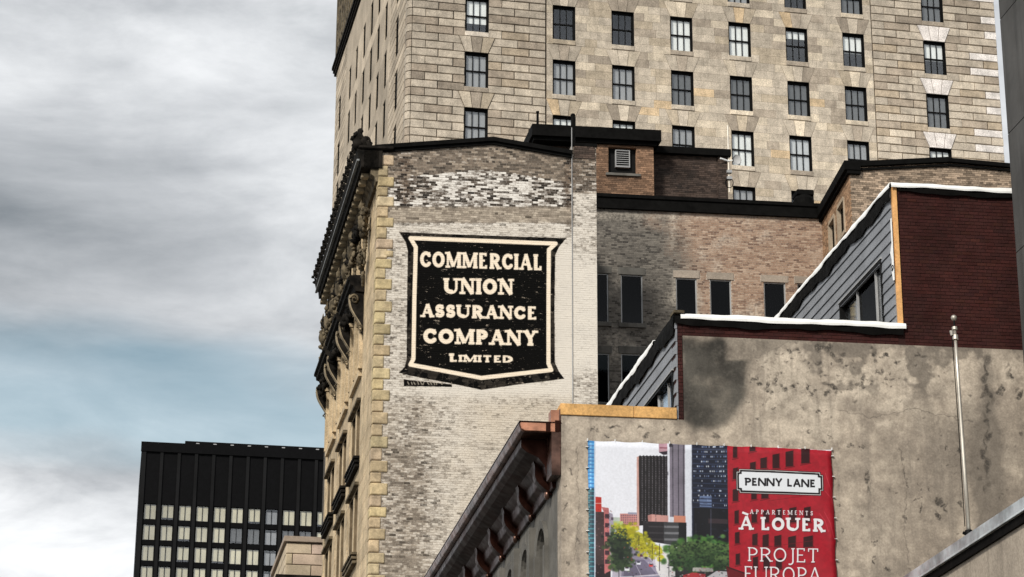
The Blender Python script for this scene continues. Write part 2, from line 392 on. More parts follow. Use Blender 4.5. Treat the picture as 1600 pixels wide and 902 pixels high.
def glass_mat(name, clear=.72, tint=(.9, .93, .95), graze=.6):
    m = bpy.data.materials.new(name); m.use_nodes = True; t = NT(m.node_tree)
    g = t.n('ShaderNodeBsdfGlossy', {'Color': (.8, .82, .85, 1), 'Roughness': .03}); tr = t.n('ShaderNodeBsdfTransparent', {'Color': (*tint, 1)})
    lw = t.n('ShaderNodeLayerWeight', {'Blend': .5}); f = t.math('ADD', t.math('MULTIPLY', t.math('POWER', lw.outputs['Facing'], 4.), graze), 1-clear, clamp=True)
    mx = t.n('ShaderNodeMixShader'); t.put(mx.inputs[0], f); t.put(mx.inputs[1], tr); t.put(mx.inputs[2], g)
    t.n('ShaderNodeOutputMaterial', {'Surface': mx}); return m
MT = {}
MT['stone'] = mat('tower limestone', (.475, .41, .33), .9, var=.24, scale=1.6, bump=.35, bscale=9, obj=True, fine=.65, streak=.22)
MT['stone_side'] = mat('tower limestone courses', (.44, .37, .285), .9, var=.22, scale=.5, bump=.3, bscale=9, island=.22, streak=.25, fine=.4)
MT['core'] = mat('dark joint mortar', (.06, .052, .043), .95)
MT['sand'] = mat('yellow sandstone', (.50, .39, .25), .85, var=.3, scale=1.4, bump=.3, bscale=14, island=.15, fine=.45, streak=.4)
MT['quoin'] = mat('weathered quoin sandstone', (.46, .37, .235), .85, var=.35, scale=3.2, bump=.35, bscale=10, obj=True, fine=.3)
MT['soot'] = mat('sooty carved stone', (.006, .0055, .005), .85, var=.6, scale=3, bump=.5, bscale=12, hue=(.013, .011, .009), spec=.08)
MT['soot2'] = mat('half sooty carved stone', (.045, .038, .028), .85, var=.8, scale=2.6, bump=.5, bscale=12, hue=(.115, .092, .06), spec=.12)
MT['black'] = mat('black bitumen flashing and shadow strip', (.0042, .004, .0038), .8, var=.4, scale=2, spec=.06)
MT['iron'] = mat('black painted window frame', (.004, .004, .004), .6, spec=.12)
MT['metal'] = mat('grey metal frame', (.36, .36, .36), .5, metal=.3, var=.15)
MT['dark'] = mat('dark room behind glass', (.006, .006, .007), .9, spec=0.)
MT['blind'] = mat('drawn window blind', (.85, .85, .83), .8, var=.06, scale=2, obj=True)
MT['glass'] = glass_mat('window glass', .92, (.97, .98, .98))
MT['glass2'] = glass_mat('dim window glass', .9, (.55, .58, .6))
MT['glass3'] = glass_mat('dark unlit glass', .985, (.3, .3, .3), .08)
MT['cream'] = mat('cream office blind', (.62, .56, .41), .75, var=.12, scale=.3, obj=True)
MT['steel'] = mat('black steel cladding', (.003, .003, .0035), .6, var=.2, spec=.06)
MT['steel2'] = mat('charcoal steel cladding', (.007, .007, .0075), .55, var=.4, scale=.15, spec=.1)
MT['brickroof'] = mat('brown penthouse brick', (.21, .125, .078), .9, var=.35, scale=.7, island=.4, bump=.3, fine=.3)
MT['brickdark'] = mat('dark brown brick', (.055, .038, .03), .9, var=.4, scale=.7, island=.5, bump=.3)
MT['redbrick'] = mat('dark red brick', (.039, .0108, .0092), .85, var=.3, scale=.8, obj=True, bump=.25, fine=.3, spec=.2)
MT['redbrick2'] = mat('dark red brick run', (.039, .0108, .0092), .85, var=.3, scale=.8, island=.2, bump=.25, fine=.3, spec=.2)
MT['redmortar'] = mat('dark mortar', (.030, .0095, .008), .95)
MT['siding'] = mat('grey metal siding', (.215, .225, .245), .55, metal=.15, var=.16, scale=1.5, bump=.12, bscale=4, fine=.25)
MT['white'] = mat('white roof membrane', (.88, .88, .87), .6, var=.05, scale=2, bump=.3, bscale=5)
MT['wood'] = mat('raw yellow timber', (.60, .345, .125), .75, var=.3, scale=1.6, bump=.2, bscale=20, fine=.4)
MT['wood2'] = mat('raw plank', (.66, .36, .14), .75, var=.25, scale=2., bump=.2, bscale=20, fine=.3)
MT['copper'] = mat('brown copper sheet', (.085, .048, .038), .36, metal=.9, var=.6, scale=1.3, bump=.25, bscale=2.5, hue=(.15, .085, .065))
MT['copper_dark'] = mat('oxidised copper sheet', (.034, .0135, .0098), .45, metal=1., var=.5, scale=1.2, bump=.3, bscale=2.5, spec=.2)
MT['copper_new'] = mat('bright copper sheet', (.46, .215, .135), .45, metal=.6, var=.3, scale=4, bump=.2, bscale=5)
MT['greystone'] = mat('grey facade stone', (.12, .113, .10), .85, var=.3, scale=1.2, bump=.3, bscale=10, streak=.5)
MT['zinc'] = mat('zinc coping', (.44, .48, .50), .42, metal=.45, var=.55, scale=1.5, bump=.1, bscale=2)
MT['pole'] = mat('dull aluminium pole', (.52, .48, .42), .4, metal=.6, var=.25)
MT['concrete'] = mat('dark board-marked concrete', (.068, .066, .064), .9, var=.35, scale=.35, bump=.2, bscale=8, streak=.45)
MT['render'] = mat('pale cement render', (.34, .29, .235), .9, var=.25, scale=.8, bump=.3, bscale=12, streak=.3, fine=.35)
MT['lintel'] = mat('court lintel stone', (.31, .262, .215), .9, var=.2, fine=.3)
MT['pinkstone'] = mat('warm cut stone', (.50, .41, .31), .85, var=.2, scale=1.2, bump=.3, bscale=8, obj=True, fine=.25)
MT['asphalt'] = mat('asphalt', (.05, .05, .05), .9, var=.2, bump=.3)
MT['paving'] = mat('concrete paving', (.24, .23, .21), .9, var=.2)
MT['earth'] = mat('city ground', (.12, .115, .105), .95, var=.3, scale=.05)
MT['tie'] = mat('white cable tie', (.8, .8, .78), .5)

def uv_img(t, img):
    uv = t.n('ShaderNodeUVMap'); uv.uv_map = 'UVMap'
    i = t.n('ShaderNodeTexImage'); i.image = img; i.extension = 'EXTEND'; i.interpolation = 'Linear'; t.put(i.inputs[0], uv.outputs[0]); return i
def painted_brick(name, img, mortar=False):
    """old party wall brick with whitewash, black paint and cream lettering taken from the sign picture"""
    m = bpy.data.materials.new(name); m.use_nodes = True; t = NT(m.node_tree)
    i = uv_img(t, img); s = t.n('ShaderNodeSeparateColor'); t.put(s.inputs[0], i.outputs[0]); R, G, B = s.outputs[0], s.outputs[1], s.outputs[2]; A = i.outputs[1]
    g = t.n('ShaderNodeNewGeometry'); P = g.outputs['Position']; rnd = g.outputs['Random Per Island']
    fine = t.noise(P, 9, 5, .7); mid = t.noise(P, 1.3, 5, .65)
    if mortar:
        base = t.mix(A, (.36, .325, .285), (.30, .25, .19)); wsh = t.maprange(t.math('ADD', B, t.math('MULTIPLY', t.math('SUBTRACT', fine, .5), .9)), .15, 1.0)
    else:
        dk = t.ramp(rnd, [(0, (.018, .015, .013)), (.35, (.075, .055, .042)), (.75, (.17, .125, .092)), (1, (.26, .20, .15))])
        tn = t.ramp(rnd, [(0, (.13, .108, .086)), (.08, (.27, .225, .18)), (.5, (.37, .315, .255)), (1, (.48, .415, .335))])
        base = t.mix(A, dk, tn)
        base = t.mix(.5, base, t.mix(1., base, t.ramp(fine, [(.3, .35), (.7, 1.6)]), 'MULTIPLY'))
        v = t.math('ADD', B, t.math('MULTIPLY', t.math('SUBTRACT', rnd, .5), t.maprange(A, .1, .5, .62, .26))); v = t.math('ADD', v, t.math('MULTIPLY', t.math('SUBTRACT', t.noise(t.vscale(P, (1, 1, 3)), 7, 7, .78), .5), 1.7))
        v = t.math('ADD', v, t.math('MULTIPLY', t.math('SUBTRACT', mid, .5), .35)); wsh = t.maprange(v, .24, .76)
    c = t.mix(wsh, base, t.mix(A, t.mix(mid, (.68, .655, .62), (.84, .80, .74)), t.mix(mid, (.50, .44, .365), (.70, .62, .51))))
    fl = t.noise(t.vscale(P, (1., 1., 3.2)), 11, 5, .72); c = t.mix(t.math('MULTIPLY', t.maprange(fl, .54, .70), t.maprange(B, 1.05, .7, .12, .62)), c, (.13, .108, .085))
    wear = t.math('ADD', t.math('MULTIPLY', t.noise(t.vscale(P, (1, 1, 3)), 6, 5, .72), .8), t.math('MULTIPLY', rnd, .0 if mortar else .2))
    kb = t.math('MULTIPLY', R, t.maprange(wear, .72 if not mortar else .55, .64 if not mortar else .47))
    c = t.mix(kb, c, (.0035, .0033, .003))
    kg = t.math('MULTIPLY', G, t.maprange(wear, .84 if not mortar else .66, .74 if not mortar else .56))
    c = t.mix(kg, c, (.84, .725, .58))
    b = t.n('ShaderNodeBsdfPrincipled', {'Base Color': c, 'Roughness': .9, 'Specular IOR Level': .08})
    bn = t.n('ShaderNodeBump', {'Strength': .4, 'Distance': .01, 'Height': t.noise(P, 25, 4, .7)}); t.put(b.inputs['Normal'], bn.outputs[0])
    t.n('ShaderNodeOutputMaterial', {'Surface': b}); return m
def court_brick(name, img, mortar=False):
    """orange to grey brick; picture: R soot, G pale bloom"""
    m = bpy.data.materials.new(name); m.use_nodes = True; t = NT(m.node_tree)
    i = uv_img(t, img); s = t.n('ShaderNodeSeparateColor'); t.put(s.inputs[0], i.outputs[0])
    g = t.n('ShaderNodeNewGeometry'); P = g.outputs['Position']; rnd = g.outputs['Random Per Island']; fine = t.noise(P, 10, 5, .7)
    if mortar: base = (.44, .37, .31); gre = (.20, .185, .165)
    else:
        base = t.ramp(rnd, [(0, (.16, .10, .074)), (.25, (.30, .195, .138)), (.75, (.375, .26, .188)), (1, (.46, .345, .26))])
        gre = t.ramp(rnd, [(0, (.05, .045, .04)), (.3, (.12, .108, .094)), (1, (.20, .18, .155))])
    k = t.maprange(t.math('ADD', s.outputs[0], t.math('MULTIPLY', t.math('SUBTRACT', fine, .5), .5)), .2, .8)
    c = t.mix(k, base, gre)
    c = t.mix(t.math('MULTIPLY', s.outputs[1], t.maprange(fine, .3, .6)), c, (.56, .50, .42))
    c = t.mix(.4, c, t.mix(1., c, t.ramp(fine, [(.3, .4), (.7, 1.5)]), 'MULTIPLY'))
    b = t.n('ShaderNodeBsdfPrincipled', {'Base Color': c, 'Roughness': .9, 'Specular IOR Level': .25})
    t.n('ShaderNodeOutputMaterial', {'Surface': b}); return m
def stucco_mat(name, img):
    m = bpy.data.materials.new(name); m.use_nodes = True; t = NT(m.node_tree)
    i = uv_img(t, img); s = t.n('ShaderNodeSeparateColor'); t.put(s.inputs[0], i.outputs[0])
    P = t.n('ShaderNodeNewGeometry').outputs['Position']
    n1 = t.noise(P, .8, 7, .62); n2 = t.noise(P, 4.5, 6, .7); n3 = t.noise(P, 22, 4, .7)
    base = t.ramp(t.math('ADD', t.math('MULTIPLY', n1, .55), t.math('MULTIPLY', n2, .45)), [(.36, (.22, .185, .152)), (.5, (.375, .318, .258)), (.64, (.60, .515, .415))])
    base = t.mix(t.math('MULTIPLY', i.outputs[1], t.maprange(n2, .3, .62, .2, .9)), base, t.mix(n3, (.52, .445, .36), (.72, .63, .515)))
    drip = t.noise(t.vscale(P, (1.8, 1.8, .13)), 2.6, 6, .65); base = t.mix(t.maprange(drip, .50, .74, 0, .55), base, t.mix(n2, (.16, .137, .115), (.26, .225, .19)))
    base = t.mix(t.math('MULTIPLY', s.outputs[2], .85), base, t.mix(n2, (.10, .085, .07), (.19, .165, .14)))
    cem = t.mix(t.maprange(n1, .35, .65), (.035, .032, .028), (.088, .081, .070)); cem = t.mix(t.maprange(n2, .45, .7, 0, .45), cem, (.13, .118, .10))
    c = t.mix(s.outputs[0], base, cem)
    chip = t.math('MULTIPLY', s.outputs[1], t.maprange(n3, .3, .55)); c = t.mix(chip, c, t.mix(n2, (.025, .022, .02), (.085, .075, .065)))
    c = t.mix(.35, c, t.mix(1., c, t.ramp(n3, [(.3, .45), (.7, 1.5)]), 'MULTIPLY'))
    b = t.n('ShaderNodeBsdfPrincipled', {'Base Color': c, 'Roughness': .92, 'Specular IOR Level': .25})
    h = t.math('SUBTRACT', t.math('ADD', t.math('MULTIPLY', n2, .6), t.math('MULTIPLY', n3, .3)), t.math('MULTIPLY', chip, .9))
    bn = t.n('ShaderNodeBump', {'Strength': .5, 'Distance': .02, 'Height': h}); t.put(b.inputs['Normal'], bn.outputs[0])
    t.n('ShaderNodeOutputMaterial', {'Surface': b}); return m
def print_mat(name, img):
    m = bpy.data.materials.new(name); m.use_nodes = True; t = NT(m.node_tree); i = uv_img(t, img)
    b = t.n('ShaderNodeBsdfPrincipled', {'Base Color': t.mix(1., i.outputs[0], (.77, .79, .84), 'MULTIPLY'), 'Roughness': .5, 'Specular IOR Level': .35})
    t.n('ShaderNodeOutputMaterial', {'Surface': b}); return m
def walls(mb, u0, u1, w0, w1, z0, z1, holes):
    """solid wall as boxes around rectangular openings"""
    zs = sorted({z0, z1, *[min(max(h[2], z0), z1) for h in holes], *[min(max(h[3], z0), z1) for h in holes]})
    for a, b in zip(zs[:-1], zs[1:]):
        if b-a < 1e-4: continue
        hs = sorted(h for h in holes if h[2] < (a+b)/2 < h[3]); x = u0
        for h in hs:
            if h[0] > x: mb.box(x, min(h[0], u1), w0, w1, a, b)
            x = max(x, h[1])
        if x < u1: mb.box(x, u1, w0, w1, a, b)
    return mb

# ------------------------------------------------------------------ frames of the buildings
S = Fr(877, 700, 50, 6.7, 99.3)        # party wall with the banner
B = Fr(595, 500, 80, 6.5, 100.2)       # brick building with the painted sign
T = Fr(637, 0, 136, 11.4, 101.5)       # stone tower
K = Fr(222, 690, 400, 9.5, 99.5)       # black tower
Q = Fr(448, 838, 105, 9., 100.)        # stone block at lower left

# ------------------------------------------------------------------ ground and street
def sheet(name, pts, z0, z1, m):
    mb = MB(); mb.prism([(x, y) for x, y in pts], z0, z1, 'uw'); o = mb.build(name, m, None); o['kind'] = 'structure'; return o
sheet('ground', [(-2500, -600), (2500, -600), (2500, 3000), (-2500, 3000)], -.6, -.13, MT['earth'])
dS = S.d[:2]; rS = np.array([dS[1], -dS[0]]); cS = S.O[:2]
def stp(a, b): p = cS+dS*a+rS*b; return (p[0], p[1])
sheet('road', [stp(-120, -14), stp(-120, -3), stp(700, -3), stp(700, -14)], -.12, -.115, MT['asphalt'])
sheet('pavement', [stp(-120, -2.9), stp(-120, 0), stp(240, 0), stp(240, -2.9)], -.12, .0, MT['paving'])
sheet('pavement', [stp(-120, -17), stp(-120, -14.1), stp(240, -14.1), stp(240, -17)], -.12, .0, MT['paving'])

# ------------------------------------------------------------------ stone tower
tower = thing('stone_office_tower', 'tall beige limestone office tower with rows of sash windows behind the brick buildings', 'office tower', T.O)
CP = .55; FL = 3.85; WW = 1.45; WH = 2.4
COLS = [3.78, 9.47, 13.37, 17.29, 21.23, 25.12, 29.04, 34.71]; HEAD = 69.24; TW = 39.9; ZB = 54.0; ZT = 76.4
floors = [HEAD+FL*k for k in (1, 0, -1, -2, -3)]
mb = MB(T, T.O)
mb.box(.3, TW-.05, 1.2, 36.6, 0, 100.); mb.box(.0, TW, .03, 1.15, 0, ZB-.02); mb.box(-.03, .25, .03, 36.6, 0, ZB-.1); mb.box(0, TW, .03, 1.15, ZT+.6, 100)
mb.build('wall', MT['core'], tower)
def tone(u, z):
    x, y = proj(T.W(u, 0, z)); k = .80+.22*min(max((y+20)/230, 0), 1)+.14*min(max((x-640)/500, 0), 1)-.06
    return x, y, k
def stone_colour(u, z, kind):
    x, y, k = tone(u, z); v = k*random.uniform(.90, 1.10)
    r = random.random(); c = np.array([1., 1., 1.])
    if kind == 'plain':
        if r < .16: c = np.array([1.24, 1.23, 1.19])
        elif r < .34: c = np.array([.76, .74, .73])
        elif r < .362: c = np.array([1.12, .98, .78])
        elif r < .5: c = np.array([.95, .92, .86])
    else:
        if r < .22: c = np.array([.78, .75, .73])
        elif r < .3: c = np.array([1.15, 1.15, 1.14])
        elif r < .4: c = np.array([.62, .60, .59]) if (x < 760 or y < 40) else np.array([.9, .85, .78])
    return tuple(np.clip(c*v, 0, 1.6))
mesh_cache = {}
def block_mesh(l, h, rustic):
    k = (round(l, 2), round(h, 3), rustic)
    if k not in mesh_cache:
        m = MB(); (m.cham(0, l, 0, .5, 0, h, .035) if rustic else m.box(0, l, 0, .5, 0, h)); mesh_cache[k] = m.mesh('stone_block')
    return mesh_cache[k]
def excl(z):
    """half width taken by window, sill or flat arch at height z"""
    k = (z-HEAD) % FL
    return WW/2+.02+(.42*k/(2*CP) if k < 2*CP-.001 else 0.)
blocks = []                           # (u0b,u1b,u0t,u1t,z0,z1,rustic)
nrow0 = int(round((ZB-HEAD)/CP)); nrow1 = int(round((ZT-HEAD)/CP))
for r in range(nrow0, nrow1+1):
    z0 = HEAD+r*CP; z1 = z0+CP; eb, et = excl(z0+.001), excl(z1-.002)
    if (r % 7) not in (0, 1): eb = et = WW/2+.02
    for (ua, ub, rustic) in ((.32, 9.0, True), (9.06, 31.05, False), (31.1, TW-.0, True)):
        segs = []; x = (ua, ua)
        for c in COLS:
            if ua < c < ub:
                segs.append((x, (c+WW/2-eb, c+WW/2-et))); x = (c+WW/2+eb, c+WW/2+et)
        segs.append((x, (ub, ub)))
        for (a, b) in segs:
            cuts = []
            if rustic:
                n0 = .92 if r % 2 else 1.8; q = ua-.32+n0 if ua < 10 else ua+n0
                q = a[0]+n0*.95
                while q < b[0]-.4: cuts.append(q); q += 1.8
            else:
                q = a[0]+random.uniform(.5, 1.6)
                while q < b[0]-.4: cuts.append(q); q += random.choice((.8, 1.1, 1.5, 1.9, 1.3))
            e = [a]+[(c_, c_) for c_ in cuts]+[b]
            for p, q_ in zip(e[:-1], e[1:]): blocks.append((p[0], q_[0], p[1], q_[1], z0, z1, rustic))
def seen(bk):
    x, y = proj(T.W((bk[0]+bk[1])/2, 0, bk[4])); x1, y1 = proj(T.W(bk[1], 0, bk[5]))
    lim = 225 if x < 830 else 205 if x < 1030 else 240 if x < 1140 else 320 if x < 1285 else 255
    return -6 < y1 and y < lim+4, (bk[1]-bk[0])
cand = [(seen(b)[1], i) for i, b in enumerate(blocks) if seen(b)[0]]
cand.sort(reverse=True); single = {i for _, i in cand[:300]}
rest = {True: MB(T, T.O), False: MB(T, T.O)}
rest_col = {True: [], False: []}
for i, (b0, b1, t0, t1, z0, z1, rus) in enumerate(blocks):
    gp = .025 if rus else .006
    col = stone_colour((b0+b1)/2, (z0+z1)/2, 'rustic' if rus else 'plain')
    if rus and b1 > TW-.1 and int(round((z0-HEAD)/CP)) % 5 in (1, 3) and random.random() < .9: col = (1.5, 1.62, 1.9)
    straight = abs(b0-t0) < .01 and abs(b1-t1) < .01
    if i in single:
        if straight:
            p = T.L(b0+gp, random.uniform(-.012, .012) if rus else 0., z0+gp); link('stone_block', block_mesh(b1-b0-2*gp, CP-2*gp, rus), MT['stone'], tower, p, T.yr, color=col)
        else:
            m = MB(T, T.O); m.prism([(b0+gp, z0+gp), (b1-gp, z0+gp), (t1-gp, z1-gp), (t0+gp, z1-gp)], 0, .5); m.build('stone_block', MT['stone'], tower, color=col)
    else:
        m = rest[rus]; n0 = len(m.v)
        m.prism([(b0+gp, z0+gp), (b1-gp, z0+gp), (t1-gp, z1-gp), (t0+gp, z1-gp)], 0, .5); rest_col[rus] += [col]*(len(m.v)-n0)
st2 = MT['stone'].copy(); st2.name = 'tower limestone run'
for n in list(st2.node_tree.nodes):
    if n.type == 'OBJECT_INFO':
        l = n.outputs['Color'].links[0].to_socket; a = st2.node_tree.nodes.new('ShaderNodeAttribute'); a.attribute_name = 'tint'; st2.node_tree.links.new(a.outputs['Color'], l)
for rus in (True, False):
    me = rest[rus].mesh('stone_courses'); ca = me.color_attributes.new('tint', 'FLOAT_COLOR', 'POINT')
    ca.data.foreach_set('color', np.array([(*c, 1) for c in rest_col[rus]]).ravel()); link('stone_courses', me, st2, tower, kind='stuff')
# rounded corner stones, each its own block
for r in range(nrow0+6, nrow1+1):
    z0 = HEAD+r*CP+.03; z1 = z0+CP-.06; m = MB(T, T.O); R_ = .3
    m.prism([(.30, .02), (R_*.62, .04), (R_*.3, .13), (.04, R_*.62), (.0, R_), (.0, .9), (.30, .9)], z0, z1, 'uw')
    m.build('corner_stone', MT['stone'], tower, color=stone_colour(0.1, z0, 'rustic'))
# windows of the front: one object per window with panes, blind, sill; three voussoirs above each
fm = MB(); t_ = .09
fm.box(-.02, .0, 0, .5, -WH, 0); fm.box(WW, WW+.02, 0, .5, -WH, 0); fm.box(0, WW, .02, .5, -.02, .0)
for (x0, x1, a, b) in ((0, t_, -WH, -.02), (WW-t_, WW, -WH, -.02), (t_, WW-t_, -.02-.12, -.02), (t_, WW-t_, -WH, -WH+.07), (t_, WW-t_, -WH*.53, -WH*.53+.09)): fm.box(x0, x1, .20, .30, a, b)
PW = (WW-2*t_)/3
for k in (1, 2): fm.box(t_+PW*k-.025, t_+PW*k+.025, .21, .29, -WH+.07, -WH*.53); fm.box(t_+PW*k-.025, t_+PW*k+.025, .21, .29, -WH*.53+.09, -.14)
frame_me = fm.mesh('window_frame'); frame_me.materials.append(MT['iron'])
pane_lo = MB().box(.026, PW-.026, 0, .012, -WH+.071, -WH*.53-.001).mesh('pane'); pane_hi = MB().box(.026, PW-.026, 0, .012, -WH*.53+.091, -.141).mesh('pane')
sill_me = MB().cham(-.05, WW+.05, -.05, .45, -WH-.34, -WH-.004, .03).mesh('sill')
room_me = MB().box(-.0, WW, .72, .76, -WH, 0).mesh('room'); room_me.materials.append(MT['dark'])
def blind_me(h): return MB().box(t_*.6, WW-t_*.6, .305, .32, -.1-h*(WH-.15), -.06).mesh('blind')
BL_ME = {k: blind_me(k) for k in (.55, .72, 1.0, .25)}
wht, gry, mid_, drk = (1.1, 1.1, 1.1), (.42, .42, .44), (.14, .143, .15), None
STATE = {  # column -> states from the top floor down: (blind colour, how far down)
 0: [(gry, 1), (wht, .72), (gry, 1), (gry, 1), (gry, 1)], 1: [(mid_, 1), (drk, 0), (gry, 1), (wht, 1), (gry, 1)],
 2: [(mid_, 1), (drk, 0), (gry, 1), (wht, 1), (gry, 1)], 3: [(mid_, 1), (wht, 1), (mid_, 1), (gry, 1), (gry, 1)],
 4: [(gry, 1), (wht, 1), (mid_, 1), (wht, 1), (gry, 1)], 5: [(drk, 0), (wht, .25), (mid_, 1), ((.75, .76, .8), 1), (drk, 0)],
 6: [(mid_, 1), (wht, .55), (mid_, 1), (gry, 1), (gry, 1)], 7: [(mid_, 1), (wht, .55), (mid_, 1), (wht, 1), (gry, 1)]}
for ci, c in enumerate(COLS):
    for fi, z in enumerate(floors):
        x, y = proj(T.W(c, 0, z-WH)); xt, yt = proj(T.W(c, 0, z+1.2))
        wn = link('window', frame_me, None, tower, T.L(c, 0, z), T.yr)
        link('room_back', room_me, None, wn)
        col, h = STATE[ci][fi]
        if col is not None: link('blind', BL_ME[h if h in BL_ME else 1.0], MT['blind'], wn, color=col)
        for k in range(3):
            link('pane', pane_lo, MT['glass'], wn, (t_+PW*k, .25, 0)); link('pane', pane_hi, MT['glass'], wn, (t_+PW*k, .25, 0))
        sc_ = stone_colour(c, z-WH, 'plain')
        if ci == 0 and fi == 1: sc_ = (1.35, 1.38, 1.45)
        link('sill', sill_me, MT['stone'], wn, color=sc_)
        tb, tt = WW/2+.02, WW/2+.44; cx = c+WW/2
        for k in range(3):
            f0, f1 = -1+2*k/3, -1+2*(k+1)/3; g = .012 if 0 < ci < 7 else .022
            m = MB(T, T.O); m.prism([(cx+tb*f0+g, z+.012), (cx+tb*f1-g, z+.012), (cx+tt*f1-g, z+2*CP-.03), (cx+tt*f0+g, z+2*CP-.03)], -.02 if 0 < ci < 7 else -.05, .5)
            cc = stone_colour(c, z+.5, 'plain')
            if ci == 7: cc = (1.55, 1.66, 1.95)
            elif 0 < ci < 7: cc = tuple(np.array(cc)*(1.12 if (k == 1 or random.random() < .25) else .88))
            m.build('voussoir', MT['stone'], tower, color=cc)
# left side of the tower
TL = T.side(0.)
wl = [(3.72, 4.95, -.9), (8.85, 10.0, -.45), (12.5, 13.7, -.35), (16.1, 17.3, -.7), (19.9, 21.1, -.7), (23.9, 25.0, -1.1), (27.5, 28.7, -1.1), (33.3, 34.6, -1.1)]
holes = []
for a, b, dz in wl:
    for k in range(-3, 5):
        zt = HEAD+FL*k+dz*0; zt = HEAD+3.62*k if a > 7 else HEAD+FL*k
        if zt < 79.3: holes.append((a, b, zt-2.65, zt))
rc = brick_rects([[(.95, ZB), (7.4, ZB), (7.4, 79.6), (.95, 79.6)], [(30.6, ZB), (36.7, ZB), (36.7, 79.6), (30.6, 79.6)]], course=CP, length=9., joint=.06, holes=holes, header=0)
link('side_courses', brick_mesh('side_courses', TL, T.O, rc, 0., .5, jit=.004), MT['stone_side'], tower, kind='stuff')
m = MB(TL, T.O); walls(m, 7.45, 30.55, .0, .28, ZB, 79.7, [h for h in holes if 7.45 < h[0] < 30.5]); m.build('side_wall', MT['stone_side'], tower)
for h in holes:
    m = MB(TL, T.O); L_ = h[1]-h[0]
    for (x0, x1, a, b) in ((h[0], h[0]+.08, h[2], h[3]), (h[1]-.08, h[1], h[2], h[3]), (h[0]+.08, h[1]-.08, h[3]-.1, h[3]), (h[0]+.08, h[1]-.08, h[2], h[2]+.08), (h[0]+.08, h[1]-.08, (h[2]+h[3])/2-.04, (h[2]+h[3])/2+.04)): m.box(x0, x1, .05, .17, a, b)
    wn = m.build('window', MT['iron'], tower)
    for a, b in ((h[2]+.081, (h[2]+h[3])/2-.041), ((h[2]+h[3])/2+.041, h[3]-.101)): MB(TL, T.O).box(h[0]+.081, h[1]-.081, .08, .095, a, b).build('pane', MT['glass3'], wn)
m = MB(TL, T.O)
for (o, z0, z1) in ((.14, 79.75, 80.0), (.24, 80.0, 80.25), (.34, 80.25, 80.5)): m.box(-.4, 37.2, -o, .6, z0, z1)
m.build('string_course', MT['soot'], tower)
m = MB(TL, T.O)
for k in range(26): m.box(1+k*1.4, 1.9+k*1.4, -.12, .6, 80.7, 97)
m.box(0, 36.7, .12, .65, 80.51, 99); m.build('upper_pilasters', MT['soot2'], tower)

# ------------------------------------------------------------------ black tower
ktow = thing('dark_office_tower', 'black office tower far behind, cream blinds in rows under a blank top', 'office tower', K.O)
KW = 2.13; KH = 2.75; KP = 2.975; KF = 3.62; kx0 = .98; kz = 100.48; NC = 12
kh = [(kx0+KP*i, kx0+KP*i+KW, kz-KF*j-KH, kz-KF*j) for i in range(NC) for j in range(4)]
m = MB(K, K.O); walls(m, .0, 38, .25, .75, 82, 100.9, kh); m.box(.0, 38, .25, .75, 0, 82); m.box(.02, 37.98, 1.5, 30, 0, 111.2); m.box(0, 38, .25, 1.0, 100.9, 111.3); m.build('wall', MT['steel'], ktow)
for i in range(NC+1):
    m = MB(K, K.O); x = kx0+KP*i-(KP-KW)/2; m.box(x-.27 if i else x-.45, x+.27, .0, .24, 60, 109.6); m.build('pilaster', MT['steel2'], ktow)
m = MB(K, K.O); m.box(-.1, 38.1, -.12, .3, 109.65, 111.35); m.build('roof_band', MT['steel'], ktow)
m = MB(K, K.O); m.box(7.4, 38, .2, 1.2, 111.36, 111.9); m.build('roof_parapet', MT['steel'], ktow)
for i in range(9):
    m = MB(K, K.O); x = 9.3+2.975*i; m.box(x, x+.55, -.2, .1, 111.36, 111.52); m.build('roof_lamp', MT['metal'], ktow)
kfr = MB().box(0, .1, .45, .55, 0, KH).box(KW-.1, KW, .45, .55, 0, KH).box(.1, KW-.1, .45, .55, 0, .08).box(.1, KW-.1, .45, .55, KH-.08, KH).box(KW/2-.05, KW/2+.05, .45, .55, .08, KH-.08).mesh('window'); kfr.materials.append(MT['steel'])
kpa = MB().box(0, KW/2-.152, 0, .02, .081, KH-.081).mesh('pane'); kbl = MB().box(.03, KW-.03, .60, .62, .03, KH-.03).mesh('blind'); kbl2 = MB().box(.03, KW-.03, .60, .62, .03, KH-.55).mesh('blind')
kbl3 = MB().box(.03, KW-.03, .60, .62, .45, KH-.03).mesh('blind'); kba = MB().box(-.0, KW, .9, .92, 0, KH).mesh('room_back')
for i in range(NC):
    for j in range(4):
        x = kx0+KP*i; z = kz-KF*j-KH; wn = link('window', kfr, None, ktow, K.L(x, 0, z), K.yr); link('room_back', kba, MT['dark'], wn)
        k = 1.0*random.uniform(.93, 1.07)*(.66+.34*min(i/5, 1)+0.03*j); gls = MT['glass']
        col = (k, k, k); bm_ = kbl3 if random.random() < .14 else kbl
        if i == 7: col = (.42*k, .46*k, .66*k); bm_ = kbl2
        if j == 1 and i in (5, 6, 8, 9): col = (.11, .12, .17)
        if j == 2 and i > 7: col = (.3, .3, .4)
        link('blind', bm_, MT['cream'], wn, color=col)
        for q in (.101, KW/2+.051): link('pane', kpa, gls, wn, (q, .49, 0))

